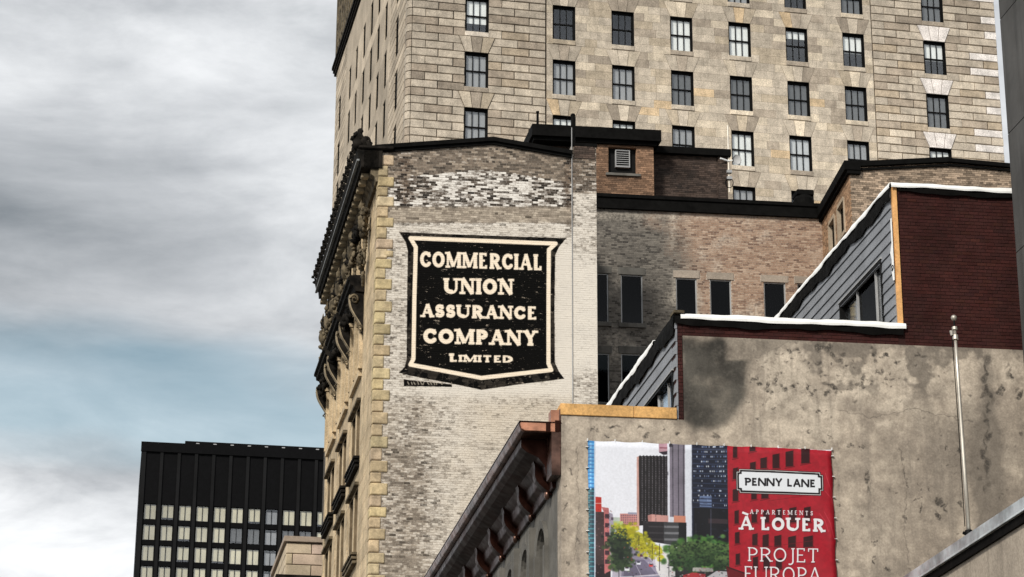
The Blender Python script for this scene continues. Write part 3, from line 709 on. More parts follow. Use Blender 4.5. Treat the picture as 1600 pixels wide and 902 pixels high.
# ------------------------------------------------------------------ stone block at lower left
qst = thing('stone_building', 'low warm stone building top between the black tower and the brick building', 'building', Q.O)
qz = Q.hit(448, 838)[1]; q0 = .0; q1 = 6.0
m = MB(Q, Q.O); m.box(.06, q1-.06, .06, 7.4, 0, qz-.3); m.build('wall', MT['core'], qst)
m = MB(Q, Q.O); m.box(-.12, q1+.1, -.12, 7.6, qz-.26, qz); m.build('coping', MT['pinkstone'], qst, bevel=.02, color=(.62, .60, .62))
m = MB(Q, Q.O); m.box(-.45, q1+.3, -.45, 7.8, qz-2.1, qz-1.85); m.box(-.3, q1+.2, -.3, 7.7, qz-2.35, qz-2.1); m.box(-.15, q1, -.15, 7.7, qz-2.5, qz-2.35); m.build('moulding', MT['soot'], qst)
for r in range(3):
    z1 = qz-.29-.5*r; e = [.0, 1.15, 2.9, 4.4, 6.0] if r % 2 == 0 else [.0, .3, 2.2, 3.6, 5.1, 6.0]
    for a, b in zip(e[:-1], e[1:]):
        v = random.uniform(.88, 1.1); m = MB(Q, Q.O); m.cham(a+.015, b-.015, 0, .4, z1-.5+.02, z1-.01, .02); m.build('stone_block', MT['pinkstone'], qst, color=(v, v*random.uniform(.93, 1), v*random.uniform(.88, 1)))
    for a in range(5):
        m = MB(Q.side(0), Q.O); m.cham(.42+a*1.4, 1.80+a*1.4, 0, .4, z1-.5+.02, z1-.01, .02); v = random.uniform(.9, 1.1); m.build('stone_block', MT['pinkstone'], qst, color=(v, v, v*.95))
for r in range(4):
    z1 = qz-2.52-.55*r
    for a in range(5): m = MB(Q, Q.O); m.cham(a*1.2+.015, a*1.2+1.185, 0, .4, z1-.53, z1-.01, .02); m.build('stone_block', MT['pinkstone'], qst, color=(.95, .92, .9))
# ------------------------------------------------------------------ brick building with the painted sign
brk = thing('brick_office_building', 'old whitewashed brick building with black painted wall sign and dark carved street cornice', 'brick building', B.O)
UL = -.2                                                     # street face
zTL = B.hit(610, 236)[1]; zAP = B.hit(770, 222)[1]; zTR = B.hit(893, 243)[1]; uAP = B.hit(770, 222)[0]; uTR = B.hit(893, 243)[0]; uCH = B.hit(932, 306)[0]; zCH = B.hit(912, 219)[1]
ZLOW = 16.5
# picture of paint, whitewash and soot on the party wall: R black, G cream, B whitewash, A tan brick
pic = Pic(B, -.3, uCH+.15, ZLOW-.5, 36.4, 58, 4)
X, Y = pic.X, pic.Y; h_, w_ = X.shape
nz = fbm(h_, w_, 40, 3); nz2 = fbm(h_, w_, 14, 9); nz3 = fbm(h_, w_, 90, 21)
gl = np.interp(X, [612, 690, 765, 893], [277, 271, 265, 287])+(nz2-.5)*6
def sm(v, a, b): t = np.clip((v-a)/(b-a), 0, 1); return t*t*(3-2*t)
Bw = np.full(X.shape, .10); An = np.full(X.shape, .28)
z2 = sm(Y, -2, 4) * (Y > gl); Bw = np.where(Y > gl, .44+.30*(nz-.5), Bw); An = np.where(Y > gl, .06, An)
k = sm(Y, 321, 327)*(1-sm(Y, 345, 352)); Bw = Bw*(1-k)+.20*k; An = An*(1-k)+.85*k
k = sm(Y, 345, 355); Bw = Bw*(1-k)+.62*k; An = An*(1-k)+.5*k
k = sm(Y, 366, 380)*(1-sm(Y, 590, 610))*(1-sm(X, 628, 640)); Bw = Bw*(1-k)+(.50+.1*nz)*k
k = sm(X, 862, 876)*sm(Y, 368, 400); Bw = Bw*(1-k)+1.02*k
k = sm(Y, 598, 606)*(1-sm(Y, 613, 626)); k = k*sm(X, 640, 700); Bw = Bw*(1-k)+.95*k
k = sm(Y, 604, 640); lowB = .50+.22*(nz3-.5)+.14*sm(X, 640, 760)-.16*sm(Y, 640, 760)*(1-sm(X, 640, 700)); Bw = Bw*(1-k)+lowB*k; An = An*(1-k)+np.clip(.55+.4*sm(X, 640, 800)+.5*(nz-.5), 0, 1)*k
k = sm(X, 893, 897); ch = np.where(Y < 282, .12, np.where(Y < 303, .30, .58+.22*(nz-.5)))
ch = ch+.3*sm(Y, 385, 430)*(1-sm(Y, 560, 600)); Bw = Bw*(1-k)+ch*k; An = An*(1-k)+np.where(Y < 300, .15, .45)*k
k = np.exp(-((X-632)/9)**2)*sm(Y, 238, 250)*(1-sm(Y, 300, 335)); Bw -= .35*k; An -= .4*k
k = np.exp(-((X-888)/6)**2)*(1-sm(Y, 300, 420)); Bw -= .3*k; An -= .3*k
pic.a[..., 2] = np.clip(Bw, 0, 1); pic.a[..., 3] = np.clip(An, 0, 1)
c6 = lambda pts: [(600+x/3.222, 340+y/3.222) for x, y in pts]
def chan(fn, ch, col=1.):
    keep = pic.a.copy(); pic.a[..., :] = 0; fn(); m = pic.a[..., ch].copy(); pic.a = keep; return m
O4 = np.ones(4)
SH = c6([(76, 74), (300, 84), (917, 105), (880, 150), (862, 190), (858, 430), (860, 730), (880, 775), (908, 812), (700, 838), (490, 868), (300, 828), (150, 800), (75, 782), (105, 752), (114, 715), (116, 430), (120, 170), (110, 125)])
mR = chan(lambda: (pic.poly(SH, O4), pic.poly(c6([(100, 815), (340, 852), (340, 853), (100, 849)]), O4)), 0)
mR = np.maximum(mR, chan(lambda: pic.poly([(631, 593.5), (706, 601), (706, 605), (631, 603)], O4), 0))
ring = c6([(133, 104), (480, 117), (864, 132), (830, 163), (828, 400), (828, 735), (842, 768), (490, 808), (133, 741), (148, 712), (153, 400), (160, 150), (133, 104)])
def letters():
    pic.stroke(ring, 6.2, O4)
    q = lambda x, y: (600+x/3.222, 340+y/3.222)
    write(pic, 'COMMERCIAL', q(178, 249), q(800, 266), 24.5, 5.4, 3.2, O4, serif=1.0)
    write(pic, 'UNION', q(298, 384), q(655, 389), 24.5, 6.4, 3.5, O4, serif=1.4)
    write(pic, 'ASSURANCE', q(182, 501), q(774, 515), 20.5, 5.6, 3.2, O4, serif=1.2)
    write(pic, 'COMPANY', q(193, 634), q(777, 646), 23.5, 6.6, 3.6, O4, serif=1.4)
    write(pic, 'LIMITED', q(326, 726), q(652, 731), 10.8, 4.0, 2.4, O4, serif=1.1)
    write(pic, 'L', q(326, 726), q(358, 726.5), 12.8, 5., 3.2, O4, serif=1.5)
    for i in range(11): x = 637+i*5.0+random.uniform(-1, 1); pic.stroke([(x, 597+random.uniform(-1, 1)), (x+random.uniform(-2, 3), 601)], 1.1, O4, .4)
mG = chan(letters, 1)
bandk = mR*(1-chan(lambda: pic.poly(c6([(140, 112), (860, 138), (825, 165), (826, 735), (838, 766), (490, 802), (140, 738), (152, 712), (158, 150)]), O4), 0))
mR = mR*(1-.10*bandk*(nz2 > .5))
pic.a[..., 0] = mR; pic.a[..., 1] = mG
pic.a[..., 2] = np.clip(pic.a[..., 2]*(1-mR*.9), 0, 1)
SIGN = pic.image('party wall paint', True)
MT['paint'] = painted_brick('painted party wall brick', SIGN); MT['paintm'] = painted_brick('painted party wall mortar', SIGN, True)
REG = pic.region
prof = [(UL+.02, ZLOW), (uTR, ZLOW), (uTR, zTR), (uAP, zAP), (UL+.02, zTL)]
m = MB(B, B.O); m.prism(prof, .0, .5); m.prism([(uTR+.001, ZLOW), (uCH, ZLOW), (uCH, zCH-.25), (uTR+.001, zCH-.25)], .0, .9); wall = m.build('party_wall', MT['paintm'], brk, REG)
m = MB(B, B.O); m.box(.5, uCH-.02, .55, 16.6, 0, 34.2); m.box(UL+.62, uCH-.02, .02, 16.6, 0, ZLOW-.02); m.box(uCH-.019, 24.5, 5.6, 16.6, 0, 34.6); m.box(uCH-.019, 24.5, 5.05, 5.59, 0, 24.); m.box(UL+.01, .5, .03, .3, 0, ZLOW)
m.build('core', MT['core'], brk)
rc = brick_rects([[(UL+.3, ZLOW), (uTR, ZLOW), (uTR, zTR), (uAP, zAP), (UL+.3, zTL)]], course=.0845, length=.235, joint=.010)
rc += brick_rects([[(uTR+.03, ZLOW), (uCH, ZLOW), (uCH, zCH-.27), (uTR+.03, zCH-.27)]], course=.0845, length=.235)
link('brick_courses', brick_mesh('brick_courses', B, B.O, rc, -.003, .03, REG, .005), MT['paint'], brk, kind='stuff')
# return of the chimney strip into the court
Bc = B.side(uCH); rc = brick_rects([[(0, 24), (5, 24), (5, zCH-.3), (0, zCH-.3)]], course=.0845, length=.235)
# coping along the gable
def slope(mb, pts, w0, w1, th, up=.0):
    for (a, za), (b, zb) in zip(pts[:-1], pts[1:]): mb.prism([(a, za+up), (b, zb+up), (b, zb+up+th), (a, za+up+th)], w0, w1)
m = MB(B, B.O); slope(m, [(UL-.2, zTL-.04), (uAP, zAP-.04)], -.16, .6, .16, .03); slope(m, [(uAP+.001, zAP-.04), (uTR, zTR-.04)], -.16, .6, .16, .03)
slope(m, [(UL-.1, zTL), (uAP, zAP)], -.08, .55, .1, -.12); slope(m, [(uAP+.001, zAP), (uTR, zTR)], -.08, .55, .1, -.12); m.build('coping', MT['black'], brk)
m = MB(B, B.O); m.box(uTR+.02, uCH+.03, -.05, .95, zCH-.26, zCH-.14); m.build('chimney_cap', MT['black'], brk)
rc = brick_rects([[(uTR+.08, zCH-.75), (uCH-.05, zCH-.75), (uCH-.05, zCH-.28), (uTR+.08, zCH-.28)]], course=.0845, length=.235)
link('brick_courses', brick_mesh('chimney_bricks', B, B.O, rc, -.03, .011), MT['brickdark'], brk, kind='stuff')
m = MB(B, B.O); m.tube([(uTR+.005, -.03, zz) for zz in np.linspace(ZLOW, zTR+1.1, 14)], .016, 6); m.build('conduit', MT['metal'], brk)
# quoin stones
z = zTL-.18; i = 0
while z > ZLOW:
    h = random.uniform(.37, .45); a1 = .34 if i % 2 == 0 else .13; a1 += random.uniform(-.03, .03); v = random.uniform(.82, 1.12)
    m = MB(B, B.O); m.cham(UL-.03, UL+.52+a1-.3, -.055, .45, z-h+.012, z-.006, .035); m.build('quoin', MT['quoin'], brk, bevel=.012, color=(v, v*random.uniform(.95, 1.02), v*random.uniform(.86, 1.05)))
    if i in (9, 14):
        m = MB(B, B.O); m.cham(UL+.2, UL+.60, -.06, .2, z-h*.8, z-.05, .05); m.build('quoin', MT['quoin'], brk, bevel=.02, color=(1.02, 1, .95))
    z -= h; i += 1
MT['ribbon'] = mat('grimy scroll stone', (.25, .20, .13), .85, var=.55, scale=3)
# street front (left face)
BL = B.side(UL); LEN = 16.7
bays = [(4.15, 6.95), (8.6, 11.35), (12.95, 15.7)]
rows = [(17.6, 20.0), (20.95, 23.35), (24.55, 26.55), (27.8, 30.25), (31.25, 33.0)]
oh = []
for a, b in bays:
    for (za, zb) in rows:
        mid = (a+b)/2; oh += [(a+.1, mid-.18, za, zb), (mid+.18, b-.1, za, zb)]
m = MB(BL, B.O); walls(m, .32, LEN, .03, .7, ZLOW, 33.6, oh); m.box(.32, LEN, .02, .7, 33.6, 34.5); m.box(.32, LEN, .03, .7, 0, ZLOW); m.build('street_wall', MT['sand'], brk)
pad = [(a-.02, b+.02, c-.02, d+.02) for a, b, c, d in oh]
rc = brick_rects([[(x0, ZLOW), (x1, ZLOW), (x1, 33.), (x0, 33.)] for x0, x1 in ((.40, 2.2), (2.24, 3.8), (7.3, 8.25), (11.7, 12.6), (16.05, LEN))], course=.52, length=40., joint=.013, header=0)
link('ashlar_courses', brick_mesh('ashlar_courses', BL, B.O, rc, .008, .029, jit=.004), MT['sand'], brk, kind='stuff')
MT['jamb'] = mat('shade toned jamb stone', (.16, .12, .075), .9, var=.45, scale=1.5, spec=.1)  # sandstone reveal in shade, the shade put into the colour
for k, (a, b, za, zb) in enumerate(oh):
    m = MB(BL, B.O); t = .07
    for (x0, x1, p, q) in ((a, a+t, za, zb), (b-t, b, za, zb), (a+t, b-t, zb-t, zb), (a+t, b-t, za, za+t), (a+t, b-t, (za+zb)/2-.03, (za+zb)/2+.03)): m.box(x0, x1, .42, .52, p, q)
    wn = m.build('window', MT['iron'], brk)
    for p, q in ((za+t+.001, (za+zb)/2-.031), ((za+zb)/2+.031, zb-t-.001)): MB(BL, B.O).box(a+t+.001, b-t-.001, .46, .475, p, q).build('pane', MT['glass3'], wn)
    MB(BL, B.O).box(a, b, .69, .70, za, zb).build('room_back', MT['dark'], wn)
    MB(BL, B.O).box(b-.008, b-.0005, .045, .41, za+.01, zb-.01).build('shade_jamb_liner', MT['jamb'], wn); MB(BL, B.O).box(a+.01, b-.01, .045, .41, zb-.008, zb-.0005).build('shade_head_liner', MT['soot'], wn)  # thin dark liners stand in for shade on jamb and head
for a, b in bays:
    for zz in (24.5, 20.9):                                    # moulded sills with dark grooves
        for k in range(3):
            m = MB(BL, B.O); m.box(a-.15, b+.15, -.20+.03*k, .05, zz-.11-.16*k, zz-.02-.16*k); m.build('sill', MT['soot'] if zz > 22 else MT['soot2'], brk)
    m = MB(BL, B.O); m.box(a-.1, b+.1, -.1, .05, 27.55, 27.78); m.build('sill', MT['sand'], brk)
    for x in (a-.28, (a+b)/2-.1, b+.02):                       # slim pilasters beside and between the upper windows
        for (z0, z1) in ((31.1, 33.1), (27.8, 30.4)):
            m = MB(BL, B.O); m.box(x, x+.24, -.13, .05, z0, z1); m.box(x-.05, x+.29, -.19, .05, z1, z1+.14); m.build('pilaster', MT['sand'], brk)
# balcony-like hoods on scrolled consoles over the lower windows
def scroll(mb, a, b, z, r, turns=1.4, tr=.05, out=-1):
    pts = []
    for i in range(22):
        th = i/21*turns*2*math.pi; rr = r*(1-.8*i/21); pts.append((a, b+out*rr*math.cos(th)*.8, z+rr*math.sin(th)))
    mb.tube(pts, [tr*(1-.5*i/21) for i in range(22)], 6)
for a, b in bays:
    hood = MB(BL, B.O)
    hood.prism([(0.05, 30.75), (-.55, 30.8), (-.68, 30.98), (-.82, 31.02), (-.82, 31.16), (-.9, 31.2), (-.9, 31.3), (.05, 31.36)], a-.55, b+.55, 'uw') if False else None
    P_ = [(.05, 30.70), (-.34, 30.75), (-.42, 30.95), (-.54, 31.0), (-.56, 31.14), (-.64, 31.18), (-.64, 31.28), (.05, 31.34)]
    n = len(P_)
    def ex(mb, P, x0, x1):
        n = len(P); mb.add([(x0, p, q) for p, q in P]+[(x1, p, q) for p, q in P], [tuple(range(n)), tuple(range(2*n-1, n-1, -1))]+[(i, i+n, (i+1) % n+n, (i+1) % n) for i in range(n)])
    ex(hood, P_, a-.50, b+.50); ex(hood, [(.05, 31.34), (-.54, 31.28), (-.58, 31.36), (.05, 31.42)], a-.46, b+.46); hood.build('window_hood', MT['soot'], brk)
    for x in (a-.42, b+.08):
        cs = MB(BL, B.O); crv = [(-.50+.40*t-.10*math.sin(t*math.pi*1.5), 30.62-1.32*t) for t in np.linspace(0, 1, 12)]; C_ = [(.05, 30.69), (-.49, 30.69)]+crv+[(-.08, 29.15), (.05, 29.05)]
        ex(cs, C_, x, x+.28); co = cs.build('console', MT['soot'], brk)
        rb = MB(BL, B.O); ex(rb, [(p-.05, q) for p, q in crv]+[(p-.002, q-.01) for p, q in crv[::-1]], x+.03, x+.25); rb.build('console_ribbon', MT['ribbon'], co)
        
        for sx_, so, sz_, sr, st_, sk in ((x-.03, -.36, 30.42, .2, 1.6, .05), (x+.31, -.36, 30.42, .2, 1.6, .05), (x-.03, -.12, 29.3, .14, 1.4, .04)):
            sc_m = MB(BL, B.O); scroll(sc_m, sx_, so, sz_, sr, st_, sk); sc_m.smooth = True; sc_m.build('scroll', MT['soot2'], co)
    m = MB(BL, B.O); m.box(a-.45, b+.45, -.012, .029, 30.27, 30.69); m.box(a-.45, a-.05, -.010, .029, 28.9, 30.268); m.box(b+.27, b+.45, -.010, .029, 28.9, 30.268); m.build('recess_shade_panel', MT['soot2'], brk)  # dark panels imitate a shaded recess behind the consoles
    for zz in (26.58, 23.38):
        m = MB(BL, B.O); m.box(a-.1, b+.1, -.13, .05, zz+.02, zz+.13); m.build('shadow_line_band', MT['soot2'], brk)  # dark bands added to draw shadow lines above the windows
    g_ = MB(BL, B.O)
    for k in range(26):
        t = k/25; g_.blob((a+t*(b-a), -.30-.18*random.random(), 30.62-.35*math.sin(t*math.pi*3)**2-random.random()*.15), (random.uniform(.07, .15), random.uniform(.07, .15), random.uniform(.07, .16)), 7, 5, .25)
    g_.smooth = True; g_.build('carved_garland', MT['soot'], brk)
# carved frieze between upper windows and cornice
def cartouche(mb, a, z, s=1.):
    mb.blob((a, -.28, z), (.2*s, .28*s, .34*s), 10, 8, .08)
    for dx in (-.3, .3): scroll(mb, a+dx*s, -.22, z+.25*s, .22*s, 1.5, .06*s); scroll(mb, a+dx*s, -.18, z-.3*s, .18*s, 1.3, .05*s)
    for k in range(16):
        th = k/16*2*math.pi; mb.blob((a+.42*s*math.cos(th), -.2-.15*random.random(), z+.48*s*math.sin(th)), (.09*s*random.uniform(.6, 1.3), .11*s, .1*s*random.uniform(.6, 1.4)), 6, 5, .3)
    mb.blob((a, -.34, z+.62*s), (.12*s, .16*s, .16*s), 8, 6, .2); mb.tube([(a, -.34, z+.7*s), (a, -.33, z+1.0*s)], [.07*s, .01], 6)
    for k in range(7): mb.blob((a+random.uniform(-.1, .1), -.18, z-.55*s-.15*k*s), (.1*(1-k*.09), .1, .11), 6, 5, .3)
for a in (2.3, 5.6, 7.75, 10.0, 12.1, 14.3, 16.2):
    m = MB(BL, B.O); cartouche(m, a, 32.95, 1.05); m.smooth = True; m.build('carved_cartouche', MT['soot2'], brk)
    m = MB(BL, B.O); cartouche(m, a+.5, 31.7, .7); m.smooth = True; m.build('carved_cartouche', MT['soot2'], brk)
for a, b in bays:
    m = MB(BL, B.O)
    for k in range(46): m.blob((a-.6+k/45*(b-a+1.2), -.14-.16*random.random(), 33.35+random.uniform(-.25, .22)), (random.uniform(.07, .2), .14, random.uniform(.07, .18)), 6, 5, .3)
    m.smooth = True; m.build('carved_frieze', MT['soot'], brk)
# great cornice (modillions under it keep some of the bare stone colour)
m = MB(BL, B.O); CE = 14.7; CN = -.02
ex(m, [(.1, 33.72), (-.10, 33.72), (-.16, 33.9), (-.30, 34.0), (-.30, 34.22), (.1, 34.22)], CN, CE); cor = m.build('cornice_bed', MT['soot2'], brk)
m = MB(BL, B.O); ex(m, [(.1, 34.225), (-.66, 34.225), (-.69, 34.5), (-.78, 34.62), (-.84, 34.84), (-.84, 34.92), (.1, 35.0)], -.12, CE+.25); m.build('cornice', MT['soot'], brk)
m = MB(BL, B.O); ex(m, [(-.83, 34.46), (-.735, 34.46), (-.735, 34.53), (-.83, 34.53)], -.1, CE+.2); m.build('cornice_fillet', mat('grey worn cornice edge', (.16, .165, .165), .6, var=.4), brk)
for k in range(21):
    a = .45+k*.72; m = MB(BL, B.O); m.box(a, a+.30, -.58, -.301, 34.04, 34.222); m.build('modillion', MT['ribbon'], brk, bevel=.02)
for k in range(21):
    a = .25+k*.735; m = MB(BL, B.O); s_ = .8
    scroll(m, a, -.78, 35.15, .21, 1.3, .07); m.blob((a, -.84, 35.36), (.09, .13, .15), 6, 5, .2); m.blob((a+.2, -.80, 35.02), (.13, .1, .08), 6, 5, .2); m.smooth = True; m.build('antefix', MT['soot'], brk)
m = MB(BL, B.O)
for (db, dz, r) in ((-.8, 35.15, .22), (-.75, 35.4, .16), (-.86, 35.5, .12), (-.6, 35.2, .2), (-.72, 35.65, .1), (-.42, 35.1, .17)): m.blob((0.0, db, dz), (r, r, r*1.2), 8, 6, .25)
scroll(m, -.1, -.8, 35.25, .3, 1.5, .07); scroll(m, -.1, -.5, 35.2, .22, 1.5, .06); m.tube([(-.05, -.78, 35.2), (-.05, -.74, 35.75)], [.05, .03], 6); m.smooth = True; m.build('acroterion', MT['soot'], brk)
m = MB(B, B.O); m.box(UL-.60, UL+.0, -.12, .5, zTL-.75, zTL+.02); m.box(UL-.8, UL+.5, -.2, .6, zTL-.02, zTL+.12); m.build('cornice_return', MT['soot'], brk, bevel=.03)

# court wall, five metres back
CW = 5.0; C = B.moved(w=CW); zP0 = B.hit(1100, 334, CW)[1]; zP1 = B.hit(1100, 313, CW)[1]; uC0 = uCH-.6; uC1 = 18.1
cw = []
for x0, x1, y0, y1 in ((914, 950.5, 426, 502.5), (970, 1004, 429, 505), (1055.8, 1088.5, 434, 511), (1109, 1142, 436.6, 514), (1193, 1227, 440.7, 518), (1245.6, 1279, 443, 521), (914, 952, 551, 628.6), (970.4, 1004.5, 552.4, 631)):
    a, zt = C.hit(x0, y0); b, _ = C.hit(x1, y0+2); zb = C.hit(x0, y1)[1]; cw.append((a, b, zb, zt))
cpic = Pic(C, uC0-.3, uC1+.3, 24, 36.5, 30, 3); X, Y = cpic.X, cpic.Y; n1 = fbm(*X.shape, 40, 31); n2 = fbm(*X.shape, 12, 35)
cpic.a[..., 0] = np.clip((1-sm(X+(n1-.5)*110, 945, 1120))*.88+.85*sm(Y+(n2-.5)*20, 375, 480)*(1-sm(X, 1040, 1140))+.25*sm(Y, 350, 380)*(1-sm(Y, 400, 470)), 0, 1)
cpic.a[..., 1] = np.clip(.55*sm(n1, .55, .8)*sm(Y, 335, 350)+.5*np.exp(-((X-1052)/6)**2)*(1-sm(Y, 350, 400))+.35*np.exp(-((Y-338)/6)**2), 0, 1)
CI = cpic.image('court wall soot', True); MT['court'] = court_brick('orange court brick', CI); MT['courtm'] = court_brick('court mortar', CI, True)
m = MB(C, B.O); walls(m, uC0, uC1, .004, .55, 24.02, zP0+.2, cw); m.build('court_wall', MT['courtm'], brk, cpic.region)
lint = []
for a, b, zb, zt in cw: lint.append((a-.12, b+.12, zt, zt+.30)); lint.append((a-.12, b+.12, zb-.18, zb))
rc = brick_rects([[(uC0, 24.), (uC1, 24.), (uC1, zP0+.1), (uC0, zP0+.1)]], course=.072, length=.225, joint=.013, holes=cw+lint)
link('brick_courses', brick_mesh('court_bricks', C, B.O, rc, -.001, .03, cpic.region, .003), MT['court'], brk, kind='stuff')
m = MB(C, B.O); m.box(uC0, uC1+.1, -.14, .7, zP0, zP1); m.box(uC0, uC1+.1, -.2, .75, zP1-.12, zP1+.02); m.build('roof_fascia', MT['black'], brk)
for k, (a, b, zb, zt) in enumerate(cw):
    m = MB(C, B.O); t = .045
    for (x0, x1, p, q) in ((a, a+t, zb, zt), (b-t, b, zb, zt), (a+t, b-t, zt-t, zt), (a+t, b-t, zb, zb+t)): m.box(x0, x1, .05, .16, p, q)
    wn = m.build('window', MT['metal'], brk)
    m = MB(C, B.O); m.box(a+t+.001, b-t-.001, .08, .10, zb+t+.001, zt-t-.001); m.build('pane', MT['glass3'], wn)
    m = MB(C, B.O); m.box(a+.01, b-.01, .3, .33, zb, zt); m.build('room_back', MT['dark'], wn)
    m = MB(C, B.O); m.box(a-.1, b+.1, -.03, .05, zt+.005, zt+.29); m.build('lintel', MT['lintel'] if k > 1 and k < 6 else MT['greystone'], brk)
    m = MB(C, B.O); m.box(a-.10, b+.10, -.09, .05, zb-.17, zb-.003); m.build('sill', MT['greystone'], brk)
# right arm with its own low gable
uG = B.hit(1328, 290)[0]; zG = B.hit(1328, 262)[1]; uGA = B.hit(1480, 254)[0]; zGA = B.hit(1480, 254)[1]; uGR = 24.6; zGR = B.hit(1578, 264)[1]-.02
gp_ = [(uG, 26), (uGR, 26), (uGR, zGR), (uGA, zGA), (uG, zG)]
GS = Fr.__new__(Fr); GS.O = B.W(uG, 0, 0); GS.yr = math.radians(94.6); GS.yd = B.yr
GS.r = np.array([math.cos(GS.yr), math.sin(GS.yr), 0]); GS.d = B.r; GS.Mi = np.linalg.inv(np.array([GS.r[:2], GS.d[:2]]).T)
gw = []
for x0, x1, y0, y1 in ((1309.5, 1319.5, 322, 363), (1296, 1305, 348, 389)):
    a = GS.hit(x1, y0)[0]; b = GS.hit(x0, y0+10)[0]; zt = GS.hit((x0+x1)/2, y0-4)[1]; zb = zt-1.25; gw.append((a, b, zb, zt))
m = MB(B, B.O); m.prism([(uG+.3, 26), (uGR, 26), (uGR, zGR), (uGA, zGA), (uG+.3, zG)], .012, .5); m.build('gable_wall', MT['brickroof'], brk)
m = MB(GS, B.O); walls(m, 0.02, 5.1, .012, .30, 26, zG-.05, gw); m.build('court_side_wall', mat('brown side brick', (.30, .19, .12), .9, var=.3, bump=.3), brk)
rc = brick_rects([gp_], course=.082, length=.235); MT['gable'] = mat('mixed brown brick', (.27, .205, .15), .9, var=.35, scale=.9, island=.55, bump=.3, fine=.4)
link('brick_courses', brick_mesh('gable_bricks', B, B.O, rc, -.004, .03), MT['gable'], brk, kind='stuff')
rc = brick_rects([[(.0, 28), (5.0, 28), (5.0, zG-.06), (.0, zG-.06)]], course=.082, length=.235, holes=gw)
link('brick_courses', brick_mesh('side_bricks', GS, B.O, rc, -.004, .03), mat('orange brown brick', (.34, .21, .125), .9, var=.3, scale=.9, island=.4, fine=.4), brk, kind='stuff')
for a, b, zb, zt in gw:
    m = MB(GS, B.O)
    for (x0, x1, p, q) in ((a-.08, a+.04, zb, zt), (b-.04, b+.08, zb, zt), (a+.04, b-.04, zt-.05, zt+.1), (a-.1, b+.1, zb-.14, zb+.02)): m.box(x0, x1, -.05, .2, p, q)
    wn = m.build('window', MT['pinkstone'], brk, color=(.8, .78, .75)); m = MB(GS, B.O); m.box(a+.041, b-.041, .1, .12, zb+.021, zt-.051); m.build('pane', MT['glass3'], wn)
    m = MB(GS, B.O); m.box(a, b, .24, .26, zb, zt); m.build('room_back', MT['dark'], wn)
m = MB(B, B.O); slope(m, [(uG-.15, zG), (uGA, zGA), ], -.16, .6, .20, -.03); slope(m, [(uGA+.001, zGA), (uGR, zGR)], -.16, .6, .16, -.02); slope(m, [(uG-.1, zG), (uGA, zGA)], -.08, .55, .08, -.17); slope(m, [(uGA+.001, zGA), (uGR, zGR)], -.08, .55, .08, -.15); m.build('coping', MT['black'], brk)
m = MB(GS, B.O); m.box(-.2, 5.0, -.22, .4, zG-.16, zG+.20); m.box(-.17, 5.0, -.12, .39, zG-.30, zG-.165); m.build('side_coping', MT['black'], brk)
# penthouse with louvred opening and the lower dark block beside it
PWF = 5.75; Pn = B.moved(w=PWF)
p0 = Pn.hit(838, 205)[0]; p1 = Pn.hit(1021, 225)[0]; pz1 = Pn.hit(950, 222)[1]; pz2 = Pn.hit(950, 205)[1]; pc = Pn.hit(905, 220)[0]
lo = Pn.hit(950.5, 229); hi = Pn.hit(995, 273); lh = (lo[0], hi[0], hi[1], lo[1])
m = MB(Pn, B.O); walls(m, pc, p1, .012, .4, 33, pz1+.05, [lh]); m.box(p0, pc-.001, .4, .8, 33, pz1+.05); m.box(p0+.2, p1-.02, .81, 5, 33, pz1+.05); m.box(p1-.4, p1-.001, .41, 5, 33, pz1+.04); pent = m.build('penthouse', MT['brickroof'], brk)
rc = brick_rects([[(pc, 33.5), (p1, 33.5), (p1, pz1), (pc, pz1)]], course=.082, length=.235, holes=[(lh[0]-.02, lh[1]+.02, lh[2]-.1, lh[3])])
link('brick_courses', brick_mesh('penthouse_bricks', Pn, B.O, rc, -.004, .03), MT['brickroof'], pent, kind='stuff')
rc = brick_rects([[(p0, 33.5), (pc, 33.5), (pc, pz1), (p0, pz1)]], course=.082, length=.235)
link('brick_courses', brick_mesh('penthouse_bricks', Pn, B.O, rc, .39, .42), MT['brickdark'], pent, kind='stuff')
m = MB(Pn, B.O); m.box(p0-.22, p1+.25, -.30, 5.2, pz1+.02, pz2+.03); m.box(p0-.12, p1+.12, -.15, 5.1, pz1-.12, pz1+.02); m.build('roof_fascia', MT['black'], pent)
m = MB(Pn, B.O); a, b, c, d = lh; m.box(a, b, .2, .38, c, d); m.build('louvre_surround', MT['iron'], pent)
lv = Pn.hit(962, 233), Pn.hit(985, 261); a, d = lv[0]; b, c = lv[1]; m = MB(Pn, B.O)
for (x0, x1, p, q) in ((a, a+.035, c, d), (b-.035, b, c, d), (a+.035, b-.035, d-.035, d), (a+.035, b-.035, c, c+.035)): m.box(x0, x1, .06, .19, p, q)
lvf = m.build('louvre_frame', MT['metal'], pent)
for k in range(7):
    z = c+.05+(d-c-.1)*k/7; m = MB(Pn, B.O); m.add([(a+.036, .07, z), (b-.036, .07, z), (b-.036, .18, z+.07), (a+.036, .18, z+.07), (a+.036, .07, z+.015), (b-.036, .07, z+.015), (b-.036, .18, z+.085), (a+.036, .18, z+.085)], [(0, 1, 2, 3), (7, 6, 5, 4), (0, 4, 5, 1), (1, 5, 6, 2), (2, 6, 7, 3), (3, 7, 4, 0)]); m.build('slat', MT['metal'], brk)
m = MB(Pn, B.O); m.box(lh[0]-.12, lh[1]+.14, -.10, .3, lh[2]-.1, lh[2]-.001); m.build('louvre_sill', MT['greystone'], pent)
Pd = B.moved(w=6.6); d0 = p1+.02; d1 = Pd.hit(1136, 260)[0]; dz1 = Pd.hit(1080, 244)[1]; dz2 = Pd.hit(1080, 235)[1]; dd = Pd.hit(1120, 260)[0]
